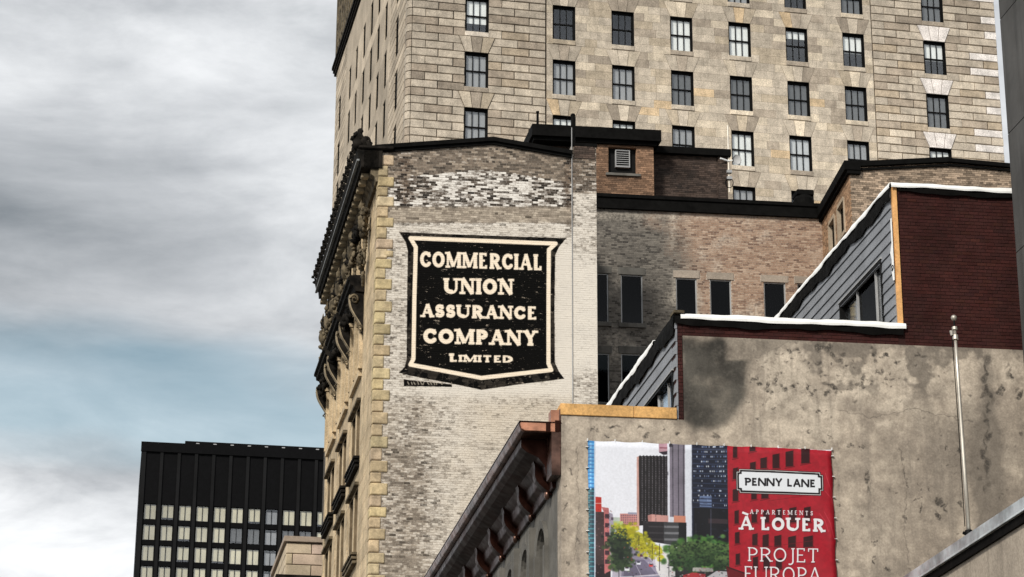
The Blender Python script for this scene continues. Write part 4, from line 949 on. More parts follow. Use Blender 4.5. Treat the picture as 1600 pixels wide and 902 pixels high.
m = MB(Pd, B.O); m.box(d0, d1, .012, 3, 33, dz1); low = m.build('stair_head', MT['brickdark'], brk)
rc = brick_rects([[(d0, 33.8), (dd, 33.8), (dd, dz1), (d0, dz1)]], course=.082, length=.235); link('brick_courses', brick_mesh('stair_head_bricks', Pd, B.O, rc, -.004, .03), MT['brickdark'], low, kind='stuff')
rc = brick_rects([[(dd+.03, 33.8), (d1, 33.8), (d1, dz1), (dd+.03, dz1)]], course=.082, length=.235); link('brick_courses', brick_mesh('stair_head_bricks', Pd, B.O, rc, -.08, .03), MT['brickdark'], low, kind='stuff')
m = MB(Pd, B.O); m.box(d0-.1, d1+.12, -.22, 3.1, dz1, dz2+.04); m.build('roof_fascia', MT['black'], low)
# small things standing on the roofs
def post(name, label, cat, fr, x, y0, y1, w_in, r, m_, extra=None):
    u, z0 = fr.hit(x, y0, w_in); z1 = fr.hit(x, y1, w_in)[1]; o = thing(name, label, cat, fr.W(u, w_in, z0)); mb = MB(fr, o.location); mb.tube([(u, w_in, z0-.3), (u, w_in, (z0+z1)/2), (u, w_in, z1)], [r, r, r*.95], 8); mb.build('tube', m_, o); return o, u, z0, z1
o, u, z0, z1 = post('vent_pipe', 'short black vent pipe standing on the left end of the brick penthouse roof', 'vent pipe', Pn, 840, 197, 175, 1.2, .05, MT['black'])
m = MB(Pn, o.location); m.tube([(u, 1.2, z0-.06), (u, 1.2, z0+.06)], [.11, .06], 8); m.build('flashing_collar', MT['white'], o); m = MB(Pn, o.location); m.tube([(u, 1.2, z1-.04), (u, 1.2, z1+.02)], .065, 8); m.build('cap', MT['black'], o)
o, u, z0, z1 = post('roof_pole', 'thick black pole rising beside the chimney strip in front of the penthouse', 'pole', B, 895.5, 240, 181, .75, .085, MT['black'])
m = MB(B, o.location); m.tube([(u, .75, z1), (u, .75, z1+.07)], [.10, .07], 8); m.build('cap', MT['black'], o); m = MB(B, o.location); m.box(u-.14, u+.14, .68, .82, z0-.02, z0+.1); m.build('bracket', MT['metal'], o)
o, u, z0, z1 = post('antenna_mast', 'thin pale antenna mast with small dish beside the dark roof block', 'antenna', Pd, 1139.5, 290, 196, -.1, .028, MT['pole'])
m = MB(Pd, o.location); dzc = Pd.hit(1146, 252, -.1); pts = []
for i in range(7):
    r = .22*i/6; pts.append((r, .09*(i/6)**2))
N_ = 16; vs = [(dzc[0], -.22, dzc[1])]; fs = []
for i, (r, q) in enumerate(pts[1:]):
    for k in range(N_):
        th = 2*math.pi*k/N_; vs.append((dzc[0]+r*.75*math.cos(th)-.0+q, -.22-q*.6, dzc[1]+r*math.sin(th)*1.0))
for k in range(N_): fs.append((0, 1+k, 1+(k+1) % N_))
for i in range(5):
    for k in range(N_): fs.append((1+i*N_+k, 1+i*N_+(k+1) % N_, 1+(i+1)*N_+(k+1) % N_, 1+(i+1)*N_+k))
nv = len(vs); vs += [(a+.03, b+.02, c) for a, b, c in vs]; fs += [tuple(nv+q for q in f[::-1]) for f in fs]; m.add(vs, fs); m.smooth = True; m.build('dish', MT['metal'], o)
m = MB(Pd, o.location); m.tube([(u, -.1, dzc[1]), (dzc[0], -.2, dzc[1])], .03, 6); m.tube([(u, -.12, dzc[1]-.02), (u-.38, -.25, dzc[1]+.03)], .035, 6); m.build('dish_arm', MT['white'], o)
for yy in (268, 278):
    q = Pd.hit(1141, yy, -.1)[1]; m = MB(Pd, o.location); m.box(u-.10, u+.10, -.2, -.04, q-.09, q+.03); m.build('clamp', MT['metal'], o)
m = MB(Pd, o.location); q = Pd.hit(1141, 286, -.1)[1]; m.tube([(u+.16*math.cos(t), -.12, q+.22*math.sin(t)) for t in np.linspace(0, 6.28, 16)], .018, 5); m.build('cable_coil', MT['iron'], o)
a, z0 = C.hit(1240, 322, 1.2); b = C.hit(1272, 322, 1.2)[0]; z1 = C.hit(1256, 301, 1.2)[1]; cx = (a+b)/2; rr = (b-a)/2
o = thing('roof_vent', 'squat black round roof vent with a square hood standing behind the court parapet', 'roof vent', C.W(cx, 1.2, z0))
m = MB(C, o.location); m.tube([(cx, 1.2, z0-.5), (cx, 1.2, z0+.0), (cx, 1.2, z1-.35), (cx, 1.2, z1-.2)], [rr*.85, rr, rr, rr*.8], 16); m.build('drum', MT['black'], o, bevel=0); m = MB(C, o.location); m.box(cx-rr*.82, cx+rr*.82, .9, 1.6, z1-.2, z1+.02); m.build('hood', MT['black'], o, bevel=.02)
# ------------------------------------------------------------------ stucco building with stepped brick top
stu = thing('stucco_building', 'stained stucco walled building with stepped dark red brick top and copper cornice', 'building', S.O)
zB = S.hit(960, 652)[1]; zS = 18.2; u2 = S.hit(1054.5, 489)[0]; z2 = S.hit(1200, 497)[1]-.02; u3 = S.hit(1393, 300)[0]; z3 = S.hit(1480, 290)[1]-.05; UR = 13.4; ZL = 9.
spic = Pic(S, -.1, UR, ZL, 19.2, 62, 4); X, Y = spic.X, spic.Y; hh, ww_ = X.shape
a1 = fbm(hh, ww_, 60, 41, 5); a2 = fbm(hh, ww_, 16, 45, 4); a3 = fbm(hh, ww_, 7, 51, 3); a4 = fbm(hh, ww_, 28, 71, 4)
ys = [(1058, 524), (1235, 531), (1225, 545), (1200, 556), (1182, 562), (1170, 566), (1166, 600), (1163, 628), (1150, 650), (1128, 664), (1105, 671), (1085, 672), (1066, 664), (1058, 655)]
Xo, Yo = X.copy(), Y.copy(); spic.X = X+(a2-.5)*16+(a3-.5)*8; spic.Y = Y+(a2[::-1]-.5)*16+(a3[:, ::-1]-.5)*8
spic.poly(ys, (1, 0, 0, 0)); cem = spic.a[..., 0].copy(); spic.X, spic.Y = Xo, Yo
def blur(a, r):
    k = np.ones(2*r+1)/(2*r+1)
    a = np.apply_along_axis(lambda v: np.convolve(np.pad(v, r, 'edge'), k, 'valid'), 0, a); return np.apply_along_axis(lambda v: np.convolve(np.pad(v, r, 'edge'), k, 'valid'), 1, a)
cem = blur(cem, 5)*.6+blur(cem, 14)*.4; cem = np.clip(cem*(.72+.6*a4), 0, 1)
light = sm(X, 1128, 1142)*(1-sm(Y, 560, 566)); cem = cem*(1-.52*light)          # the paler trowelled panel
G = np.zeros(X.shape); spic.a[:] = 0
chips = [(1010, 680, 5, 3), (960, 668, 8, 3), (930, 672, 5, 3), (1000, 668, 4, 2), (945, 684, 6, 2), (1180, 590, 4, 3), (1195, 605, 9, 6), (1205, 612, 6, 3), (1222, 605, 7, 6), (1240, 605, 5, 4), (1263, 608, 4, 5), (1213, 590, 3, 5), (1240, 550, 9, 3), (1275, 568, 6, 3), (1283, 548, 12, 10), (1290, 618, 8, 5), (1300, 605, 10, 7), (1208, 640, 3, 2), (1278, 645, 4, 2), (1187, 655, 3, 2), (1265, 675, 5, 3), (1300, 683, 5, 3), (1310, 560, 11, 5), (1343, 600, 6, 4), (1350, 592, 4, 4), (1375, 555, 12, 4), (1372, 580, 8, 3), (1405, 565, 6, 3), (1440, 555, 8, 3), (1329, 697, 5, 2), (1346, 699, 4, 2), (1290, 690, 4, 2), (1267, 615, 5, 3), (1355, 745, 3, 9), (1360, 765, 4, 6), (1418, 755, 2, 7), (1437, 762, 2, 3), (1452, 762, 2, 3), (1467, 795, 5, 12), (1475, 790, 3, 9), (1430, 780, 4, 2), (1437, 795, 3, 5), (1345, 808, 4, 3), (1310, 790, 3, 2), (1500, 790, 6, 4), (1365, 850, 3, 4), (1367, 875, 3, 5), (1415, 812, 2, 5), (1387, 888, 3, 3), (1497, 707, 3, 3), (1060, 677, 5, 3), (1120, 683, 7, 4), (1110, 700, 5, 3), (1480, 700, 3, 3), (1592, 620, 5, 10), (1565, 610, 6, 8), (1575, 580, 4, 9), (1545, 620, 4, 6), (890, 735, 2, 4), (884, 760, 2, 3), (885, 790, 2, 4), (882, 830, 3, 3), (905, 845, 3, 4), (888, 880, 2, 3), (1312, 760, 2, 2), (1318, 830, 3, 4)]
sx_ = spic.X+(a3-.5)*9; sy_ = spic.Y+(a3[:, ::-1]-.5)*9
spic.X, spic.Y = sx_, sy_
for x, y, rx, ry in chips:
    for k in range(4): spic.dot(x+random.uniform(-rx, rx), y+random.uniform(-ry, ry), rx*random.uniform(.3, .7), ry*random.uniform(.3, .8), (0, 1, 0, 0), random.uniform(.55, 1), .6, random.uniform(-.5, .8))
for k in range(230):
    x = random.gauss(1270, 90) if k < 160 else random.uniform(880, 1600); y = random.gauss(585, 35) if k < 160 else random.uniform(545, 900)
    spic.dot(x, y, random.uniform(.8, 3.2), random.uniform(.6, 2.2), (0, 1, 0, 0), random.uniform(.4, .9), .7, random.uniform(-.6, 1))
for k in range(26): y = 560+k*8.2; spic.dot(1541+random.gauss(0, 4), y, random.uniform(1.5, 5), random.uniform(3, 9), (0, 1, 0, 0), random.uniform(.4, 1), .8)
for pts in ([(1232, 533), (1214, 546), (1180, 560), (1150, 566)], [(1355, 730), (1362, 752), (1361, 775)], [(1405, 700), (1418, 760), (1412, 820), (1420, 880)], [(1310, 640), (1360, 652), (1430, 640), (1520, 660)], [(900, 700), (905, 780), (898, 880)]): spic.stroke(pts, 1.1, (0, 1, 0, 0), .7)
spic.X, spic.Y = Xo, Yo; G = spic.a[..., 1]*(1-cem)
Bs = .85*np.exp(-((X+(a2-.5)*20-1541)/14)**2)*sm(Y, 540, 560)+1.0*np.exp(-((X+(a2-.5)*20-1548)/20)**2-((Y-770)/50)**2)+.6*np.exp(-((X-1548)/24)**2-((Y-690)/40)**2)
Bs += .8*sm(a4, .53, .66)*(1-sm(Y, 600, 640))*sm(X, 1200, 1300)+.42*sm(Y+(a1-.5)*120, 600, 700)*sm(X, 1310, 1400)*(.5+a4)+.3*sm(a1, .52, .68)
Bs += .45*np.exp(-((Y-(543+(a2-.5)*6))/5)**2)*sm(X, 1235, 1260)+.35*np.exp(-((X-880)/4)**2)+.5*np.exp(-((X-1062)/4)**2)*sm(Y, 520, 540)*(1-sm(Y, 655, 680))
Bs += .5*np.exp(-((Y-(529+(X-1060)*.02))/4)**2)*sm(X, 1100, 1200)
spic.a[:] = 0; spic.X = Xo+(a3-.5)*7; spic.Y = Yo+(a3[:, ::-1]-.5)*7
for x0, y0, x1, y1, s_ in ((1366, 655, 1402, 668, .9), (1372, 664, 1390, 674, .8), (1376, 606, 1424, 644, .75), (1190, 548, 1262, 640, .6), (1300, 570, 1372, 622, .7), (1245, 625, 1310, 690, .55), (1400, 556, 1465, 600, .6), (1480, 560, 1522, 640, .4), (1562, 560, 1600, 600, .5), (1368, 636, 1376, 644, .9), (1460, 680, 1475, 700, .5), (885, 655, 1052, 690, .35), (1180, 655, 1260, 690, .5), (1325, 790, 1400, 880, .35), (1560, 700, 1590, 735, .35)):
    spic.poly([(x0, y0+3), (x1, y0), (x1+3, y1-2), (x0+4, y1)], (0, 0, 0, 1), s_)
spic.X, spic.Y = Xo, Yo; pale = blur(spic.a[..., 3], 2)*.7+blur(spic.a[..., 3], 12)*.5; spic.a[..., 3] = np.clip(pale+.45*sm(a1, .5, .66)*(1-sm(Y, 620, 760)), 0, 1)*(1-cem)
spic.a[..., 0] = cem; spic.a[..., 1] = G; spic.a[..., 2] = np.clip(Bs, 0, 1)*(1-cem)
MT['stucco'] = stucco_mat('weathered stucco', spic.image('stucco stains', True))
m = MB(S, S.O)
m.prism([(0, ZL), (UR, ZL), (UR, zS), (u2+.17, zS), (u2+.17, zB), (0, zB)], 0, .45); m.build('party_wall', MT['stucco'], stu, spic.region)
m = MB(S, S.O); m.box(.5, UR, .46, 30, 0, zB-.03); m.box(.02, UR, .02, .45, 0, ZL-.01); m.box(u2+.35, UR, .5, 13, zB-.02, z2-.06); m.box(u3+.35, UR, .5, 11, z2-.05, z3-.1); m.build('core', MT['core'], stu)
# red brick, laid course by course: the largest are separate bricks
red = [[(u2, zB-.3), (u2+.165, zB-.3), (u2+.165, z2), (u2, z2)], [(u2+.17, zS), (u3, zS), (u3, z2), (u2+.17, z2)], [(u3+.15, zS), (UR, zS), (UR, z3), (u3+.15, z3)]]
m = MB(S, S.O); m.prism([(u2+.006, zB-.3), (u2+.165, zB-.3), (u2+.165, zS+.001), (UR, zS+.001), (UR, z3), (u3+.155, z3), (u3+.155, z2), (u2+.006, z2)], .037, .4); fw_ = m.build('firewall', MT['redmortar'], stu)
rects = []
for P_ in red: rects += brick_rects([P_], course=.0835, length=.225, joint=.012, header=6)
def bvis(r): x, y = proj(S.W((r[0]+r[1])/2, 0, (r[2]+r[3])/2)); return x < 1592 and y > 280
order = sorted(range(len(rects)), key=lambda i: -((rects[i][1]-rects[i][0]) if bvis(rects[i]) else 0)-(.0001*random.random()))
one = MB().box(0, 1, 0, 1, 0, 1).mesh('brick'); one.materials.append(MT['redbrick'])
solo = set(order[:300])
for i in solo:
    r = rects[i]; d = random.uniform(0, .008); v = random.choice((.8, .9, .95, 1, 1, 1.05, 1.1, 1.2))*random.uniform(.92, 1.08)
    link('brick', one, None, fw_, S.L(r[0], .03-d, r[2]), S.yr, (r[1]-r[0], .03, r[3]-r[2]), (v, v*random.uniform(.9, 1.1), v*random.uniform(.85, 1.1)))
link('brick_courses', brick_mesh('brick_courses', S, S.O, [rects[i] for i in range(len(rects)) if i not in solo], .03, .06, None, .008), MT['redbrick2'], stu, kind='stuff')
m = MB(S, S.O); m.box(u3+.02, u3+.125, .005, .12, z2+.03, z3-.02); m.build('edge_plank', MT['wood2'], stu, bevel=.006)
# left sides of the two upper storeys: lapped siding boards
def siding(u, w1, z0, z1, hole=None, bh=.262):
    Z = S.side(u); z = z1; i = 0
    m = MB(Z, S.O); walls(m, .13, w1, .05, .34, z0, z1, [hole] if hole else []); m.build('side_wall', MT['core'], stu)
    while z > z0+.02:
        zb = max(z-bh, z0); spans = [(.13 if u > 5 else .02, w1)]
        if hole and hole[2] < (z+zb)/2 < hole[3]: spans = [(spans[0][0], hole[0]), (hole[1], w1)]
        for a, b in spans:
            if b-a < .03: continue
            m = MB(Z, S.O); m.add([(a, .045, zb+.012), (b, .045, zb+.012), (b, .049, z), (a, .049, z), (a, -.016, zb+.012), (b, -.016, zb+.012), (b, .012, z), (a, .012, z)], [(0, 1, 2, 3), (7, 6, 5, 4), (0, 4, 5, 1), (1, 5, 6, 2), (2, 6, 7, 3), (3, 7, 4, 0)])
            m.build('siding_board', MT['siding'], stu)
        z = zb; i += 1
h3 = (.95, 4.25, z2+.10, 20.60); siding(u3, 10.5, z2-.02, z3-.03, h3)
h2 = (.24, 3.35, zB+.05, 17.44); siding(u2, 12., zB-.02, z2-.03, h2, .30)
def strip_window(u, h, mull, cols):
    Z = S.side(u); m = MB(Z, S.O); t = .06; a, b, c, d = h
    for (x0, x1, p, q) in ((a, a+t, c, d), (b-t, b, c, d), (a+t, b-t, d-t, d), (a+t, b-t, c, c+t)): m.box(x0, x1, -.03, .2, p, q)
    wn = m.build('window', MT['iron'], stu)
    for x in mull: mm = MB(Z, S.O); mm.box(x-.018, x+.018, .04, .095, c+t+.001, d-t-.001); mm.build('mullion', MT['metal'], wn)
    e = [a+t]+mull+[b-t]
    for (x0, x1), cc in zip(zip(e[:-1], e[1:]), cols):
        mm = MB(Z, S.O); mm.box(x0+.036, x1-.036, .1, .115, c+t+.002, d-t-.002); mm.build('pane', MT['glass'] if cc else MT['glass3'], wn)
        if cc: mm = MB(Z, S.O); mm.box(x0+.03, x1-.03, .16, .175, c+.03, d-.03); mm.build('blind', MT['blind'], wn, color=cc)
    mm = MB(Z, S.O); mm.box(a, b, .30, .32, c, d); mm.build('room_back', MT['dark'], wn)
    mm = MB(Z, S.O); mm.box(a-.04, b+.04, -.05, .0, d+.001, d+.035); mm.build('drip_cap', MT['metal'], wn)
strip_window(u3, h3, [1.62, 3.05], [(.10, .105, .115), None, (.06, .062, .068)])
strip_window(u2, h2, [1.0, 2.0], [None, (.62, .74, .95), None])
# white membrane folded over the edges, black underlay hanging below it
def wave(x, s): return .5+.5*(.5*math.sin(x*1.9+s)+.3*math.sin(x*4.7+s*2)+.2*math.sin(x*9.1+s*3))
def flap(name, fr, pts, out, drop, amp, seed, mt, inn=.35, lift=.03, thick=.012):
    """pts: stations along the frame's u at constant z; sheet lies on the roof, turns over the edge (towards -w)"""
    m = MB(fr, S.O); z = pts[2]; n = max(int((pts[1]-pts[0])/.10), 4); prof_ = []
    for i in range(n+1):
        x = pts[0]+(pts[1]-pts[0])*i/n; wv = wave(x, seed); dr = drop+amp*(wv-.35); o = out+.03*wave(x*1.7, seed+2); lf = lift+.035*wave(x*1.3, seed+5)
        prof_.append([(x, inn, z+lift), (x, .02, z+lf), (x, -o*.7, z+lf-.01), (x, -o, z-dr*.5), (x, -o*.9, z-dr), (x, -o*.9+thick, z-dr), (x, -o+thick*1.3, z-dr*.5), (x, -o*.7+thick, z+lf-.01-thick), (x, .02, z+lf-thick), (x, inn, z+lift-thick)])
    k = 10
    m.add([p for q in prof_ for p in q], [(i*k+j, i*k+(j+1) % k, (i+1)*k+(j+1) % k, (i+1)*k+j) for i in range(n) for j in range(k)]+[tuple(range(k)), tuple(n*k+j for j in range(k))[::-1]])
    m.build(name, MT[mt], stu)
S3, S2 = S.side(u3), S.side(u2)
flap('roof_membrane', S, (u3-.02, UR, z3), .06, .07, .05, 1.0, 'white', lift=.03); flap('roof_underlay', S, (u3+.15, UR, z3-.02), .03, .16, .10, 2.2, 'black', lift=.0)
flap('roof_membrane', S3, (.0, 10.4, z3), .065, .07, .08, 3.0, 'white', lift=.03); flap('roof_underlay', S3, (.02, 10.4, z3-.03), .045, .34, .20, 4.4, 'black', lift=.0)
flap('roof_membrane', S, (u2+.12, u3+.16, z2), .05, .10, .04, 5.0, 'white', lift=.02); flap('roof_underlay', S, (u2-.02, u3+.1, z2-.03), .025, .20, .10, 6.2, 'black', lift=.0)
flap('roof_membrane', S2, (2.0, 12., z2), .065, .09, .10, 7.0, 'white', lift=.04); flap('roof_underlay', S2, (-.02, 12., z2-.02), .05, .40, .20, 8.1, 'black', lift=.0)
m = MB(S, S.O); m.box(u2-.04, u2+.20, -.08, .3, z2+.03, z2+.09); m.build('corner_cap', MT['soot2'], stu)
# scrap of house wrap by the plank, with a dark printed ring
m = MB(S3, S.O); zz = S3.hit(1391, 405)[1]; m.prism([(.02, zz-.62), (.12, zz-.60), (.20, zz-.3), (.14, zz-.1), (.22, zz+.1), (.10, zz+.30), (.10, zz+.9), (.02, zz+.9)], -.03, -.024); wr = m.build('house_wrap_scrap', MT['white'], stu)
m = MB(S3, S.O); cz = S3.hit(1392, 424)[1]; m.tube([(.105+.07*math.cos(t), -.034, cz+.06*math.sin(t)) for t in np.linspace(.2, 5.6, 14)]+[(.04, -.034, cz)], .012, 5); m.build('printed_mark', MT['iron'], wr)
# timber along the top of the low part, two lengths and the return
j = S.hit(990, 640)[0]; zt0 = S.hit(960, 634)[1]
for a, b in ((-.02, j-.004), (j+.004, u2-.005)): m = MB(S, S.O); m.box(a, b, -.035, .25, zB+.005, zt0); m.build('timber_beam', MT['wood'], stu, bevel=.008)
m = MB(S, S.O); m.box(-.02, .22, .252, 9, zB+.005, zt0-.01); m.build('timber_beam', MT['wood'], stu, bevel=.008)
# copper cornice
zc = S.hit(862, 661)[1]; ut = S.hit(812, 660)[0]; CL = 26.
def exs(mb, P, w0, w1): mb.prism(P, w0, w1, 'uz')
lipP = [(ut, zc), (ut, zc-.07), (ut+.03, zc-.16), (ut+.10, zc-.20), (ut+.13, zc-.20), (ut+.13, zc-.02), (-.02, zc-.02), (-.02, zc)]
m = MB(S, S.O); exs(m, [(ut, zc), (ut, zc-.07), (ut+.035, zc-.17), (ut+.10, zc-.21), (-.02, zc-.21), (-.02, zc)], .06, CL); cc = m.build('cornice_gutter', MT['copper'], stu, bevel=.008)
m = MB(S, S.O); exs(m, [(ut+.02, zc-.005), (ut+.02, zc-.06), (ut+.05, zc-.15), (ut+.12, zc-.19), (-.20, zc-.19), (-.20, zc-.005)], -.0, .058); m.build('cornice_end', MT['copper_new'], stu, bevel=.006)
m = MB(S, S.O); exs(m, [(-.34, zc+.004), (-.24, zc+.004), (-.24, zc-.20), (-.34, zc-.20)], -.006, -.001); exs(m, [(ut-.01, zc+.002), (-.0, zc+.002), (-.0, zc+.022), (ut-.01, zc+.022)], -.02, CL); m.build('cornice_seam', MT['copper_dark'], stu)
m = MB(S, S.O); exs(m, [(-.215, zc-.205), (-.012, zc-.205), (-.012, zc-1.18), (-.215, zc-1.18)], .0, .62); m.box(-.05, -.006, -.012, .0, zc-.55, zc+.32); m.build('cornice_end_box', MT['copper'], stu, bevel=.01)
m = MB(S, S.O); m.box(-.23, -.012, -.006, .3, zc-.2, zc+.30); m.build('cornice_cheek', MT['copper_new'], stu, bevel=.006); m = MB(S, S.O); m.box(-.14, -.011, -.012, -.007, zc-.2, zc+.06); m.build('cornice_cheek_seam', MT['copper_dark'], stu)
sof = [(ut+.10, zc-.212), (-.20, zc-.212), (-.16, zc-.75), (-.10, zc-.95), (-.06, zc-1.2), (0, zc-1.2), (0, zc-.3)]
m = MB(S, S.O); exs(m, [(ut+.14, zc-.212), (0, zc-.212), (0, zc-1.30), (-.08, zc-1.30), (-.10, zc-1.12), (-.22, zc-1.0), (-.25, zc-.8), (-.40, zc-.62), (-.66, zc-.5), (ut+.14, zc-.40)], .63, CL); m.build('cornice_soffit', MT['copper_dark'], stu, bevel=.01)
BR = [1.05, 3.2, 5.35, 7.5, 9.65, 11.8, 13.95, 16.1, 18.25, 20.4, 22.55, 24.7]
for wv in BR:
    m = MB(S, S.O); P_ = [(-.05, zc-.45), (ut+.20, zc-.405)]
    for i in range(13):
        t = i/12; P_.append((ut+.24+t*.56+.10*math.sin(t*2*math.pi), zc-.42-.85*t**1.15))
    P_ += [(-.03, zc-1.36), (-.01, zc-1.36)]
    exs(m, P_, wv, wv+.30); k_ = m.build('bracket', MT['copper_dark'], stu, bevel=.03)
    mm = MB(S, S.O); mm.blob((-.10, wv+.15, zc-1.33), (.07, .12, .11), 10, 8); mm.smooth = True; mm.build('glint_knob', MT['copper'], k_)  # glossy knob added so each bracket foot shows a glint
# street front: grey stone with round arched windows
Z0 = S.side(0.)
def arch(w, zspr, r, n=10): return [(w+r*math.cos(t), zspr+r*math.sin(t)) for t in np.linspace(0, math.pi, n)]
bay = 2.15; zs_ = zc-1.95-.42; oh = []
for i in range(11):
    cw_ = 2.28+bay*i; oh.append((cw_-.5, cw_+.5, zs_-2.1, zs_))
Zf = Z0
m = MB(Zf, S.O); walls(m, .46, CL+.6, .0, .5, 5, zs_, oh)
for i, (a, b, c, d) in enumerate(oh):                         # spandrels above the arches
    cw_ = (a+b)/2; A_ = arch(cw_, zs_, .5); lo_ = .46 if i == 0 else cw_-bay/2; hi_ = cw_+bay/2 if i < 10 else CL+.6
    for q0, q1 in zip(A_[:-1], A_[1:]): m.add([(q0[0], 0, q0[1]), (q1[0], 0, q1[1]), (q1[0], 0, zc-1.19), (q0[0], 0, zc-1.19), (q0[0], .5, q0[1]), (q1[0], .5, q1[1]), (q1[0], .5, zc-1.19), (q0[0], .5, zc-1.19)], [(0, 1, 2, 3), (7, 6, 5, 4), (0, 4, 5, 1), (2, 6, 7, 3)])
    m.box(lo_, a, 0, .5, zs_, zc-1.19); m.box(b, hi_, 0, .5, zs_, zc-1.19)
m.box(.46, CL+.6, 0, .5, zc-1.188, zB-.02)
m.build('street_wall', MT['greystone'], stu)
for i, (a, b, c, d) in enumerate(oh):
    cw_ = (a+b)/2
    m = MB(Zf, S.O); o_ = arch(cw_, zs_, .70, 14); n_ = arch(cw_, zs_, .53, 14)
    for (p, q, r_, s_) in zip(o_[:-1], o_[1:], n_[1:], n_[:-1]): m.add([(p[0], -.09, p[1]), (q[0], -.09, q[1]), (r_[0], -.06, r_[1]), (s_[0], -.06, s_[1]), (p[0], .05, p[1]), (q[0], .05, q[1]), (r_[0], .05, r_[1]), (s_[0], .05, s_[1])], [(0, 1, 2, 3), (7, 6, 5, 4), (0, 4, 5, 1), (2, 6, 7, 3)])
    m.box(cw_-.72, cw_-.52, -.10, .05, zs_-2.1, zs_-.001); m.box(cw_+.52, cw_+.72, -.10, .05, zs_-2.1, zs_-.001); m.build('arch_surround', MT['greystone'], stu)
    m = MB(Zf, S.O); m.box(cw_+bay/2-.17, cw_+bay/2+.17, -.16, .0, 7, zc-1.6); m.build('pilaster', MT['greystone'], stu)
    m = MB(Zf, S.O); m.box(a, b, .30, .36, c, d+.5)
    wn = m.build('pane', MT['glass3'], stu); m = MB(Zf, S.O); m.box(a, b, .42, .44, c, d+.5); m.build('room_back', MT['dark'], wn)
    m = MB(Zf, S.O); m.box(cw_-.035, cw_+.035, .22, .299, c, d+.46); m.box(a, b, .23, .299, d-.04, d+.04); m.build('glazing_bar', MT['iron'], wn)
# ------------------------------------------------------------------ banner
bu0, bz1 = S.hit(917.5, 689.5); bu1 = S.hit(1299, 703)[0]; bz0 = S.hit(1110, 985)[1]; bz1 = S.hit(1110, 696)[1]
ban = thing('advertising_banner', 'printed vinyl banner with street photograph and red panel on the stucco wall', 'banner', S.W((bu0+bu1)/2, 0, bz0))
pp = Pic(S, bu0, bu1, bz0, bz1, 150, 3, w=-.05)
a5 = lambda pts: [(910+x/4.065, 680+y/4.065) for x, y in pts]
b4 = lambda pts: [(1130+x/4.2556, 690+y/4.2556) for x, y in pts]
def R5(x0, y0, x1, y1, c, a=1.): pp.poly(a5([(x0, y0), (x1, y0+(x1-x0)*.03), (x1, y1+(x1-x0)*.03), (x0, y1)]), c, a)
def rgb(*c): return tuple(v/255 for v in c)
pp.a[:] = rgb(240, 240, 244)
hp, wp = pp.X.shape; f1 = fbm(hp, wp, 12, 61)[..., None]; f2 = fbm(hp, wp, 5, 63, 2)[..., None]
R5(20, 20, 76, 340, rgb(84, 160, 214)); R5(20, 335, 76, 1300, rgb(38, 70, 84))
for y in list(range(40, 340, 24)): R5(30, y, 76, y+5, rgb(36, 96, 160)); R5(40+y % 3*8, y+8, 58, y+16, rgb(150, 205, 240))
for y in list(range(350, 900, 30)): R5(32, y, 76, y+7, rgb(70, 140, 150)); R5(36, y+10, 48, y+22, rgb(150, 190, 190), .6)
R5(75, 35, 83, 1300, rgb(200, 208, 220))
R5(240, 497, 352, 578, rgb(206, 140, 132)); R5(290, 490, 352, 503, rgb(150, 150, 165))
for i in range(9):
    for jx in range(5): R5(248+i*11.5, 506+jx*14, 254+i*11.5, 514+jx*14, rgb(96, 78, 88))
R5(176, 520, 240, 580, rgb(196, 205, 190)); R5(195, 545, 260, 590, rgb(190, 205, 130))
pp.poly(a5([(345, 140), (360, 134), (362, 600), (346, 600)]), rgb(196, 152, 140)); pp.poly(a5([(358, 134), (545, 134), (545, 560), (362, 575)]), rgb(26, 22, 24))
for i in range(8):
    x = 378+i*21.5
    for y in range(142, 540, 11): R5(x, y, x+3.5, y+6, rgb(186, 182, 186), .85)
for i in range(9): R5(362+i*21.5, 130, 370+i*21.5, 138, rgb(20, 18, 20))
pp.poly(a5([(486, 46), (548, 50), (548, 112), (520, 124), (486, 108)]), rgb(206, 160, 170)); pp.poly(a5([(484, 108), (548, 100), (548, 122), (515, 126)]), rgb(50, 40, 48)); R5(490, 76, 545, 84, rgb(150, 90, 100))
R5(540, 50, 556, 560, rgb(226, 226, 232)); R5(555, 55, 652, 522, rgb(128, 120, 130)); R5(552, 40, 572, 75, rgb(50, 46, 54))
for y in range(60, 520, 5): R5(556, y, 652, y+1.6, rgb(108, 100, 112), .7)
for x in (572, 608, 640): R5(x, 60, x+5, 520, rgb(58, 54, 62))
R5(652, 55, 700, 690, rgb(224, 226, 232)); R5(690, 55, 708, 690, rgb(206, 210, 220)); R5(696, 55, 930, 700, rgb(26, 30, 46))
for r in range(13):
    y = 68+r*31
    R5(700, y+16, 925, y+21, rgb(52, 62, 88))
    x = 702+random.uniform(0, 10)
    while x < 915:
        if random.random() < (.5 if r < 11 else .2): R5(x, y, x+random.uniform(4, 9), y+11, rgb(*random.choice(((200, 210, 226), (130, 150, 186), (230, 235, 240), (90, 108, 146)))), .85)
        x += random.uniform(8, 15)
R5(745, 385, 822, 455, rgb(120, 140, 178), .8)
for y in (400, 422, 440): R5(745, y, 822, y+7, rgb(44, 52, 76))
R5(708, 460, 930, 700, rgb(18, 18, 24)); R5(800, 530, 925, 560, rgb(84, 62, 64), .5); R5(720, 560, 722, 700, rgb(90, 90, 100)); R5(814, 470, 819, 700, rgb(70, 70, 84))
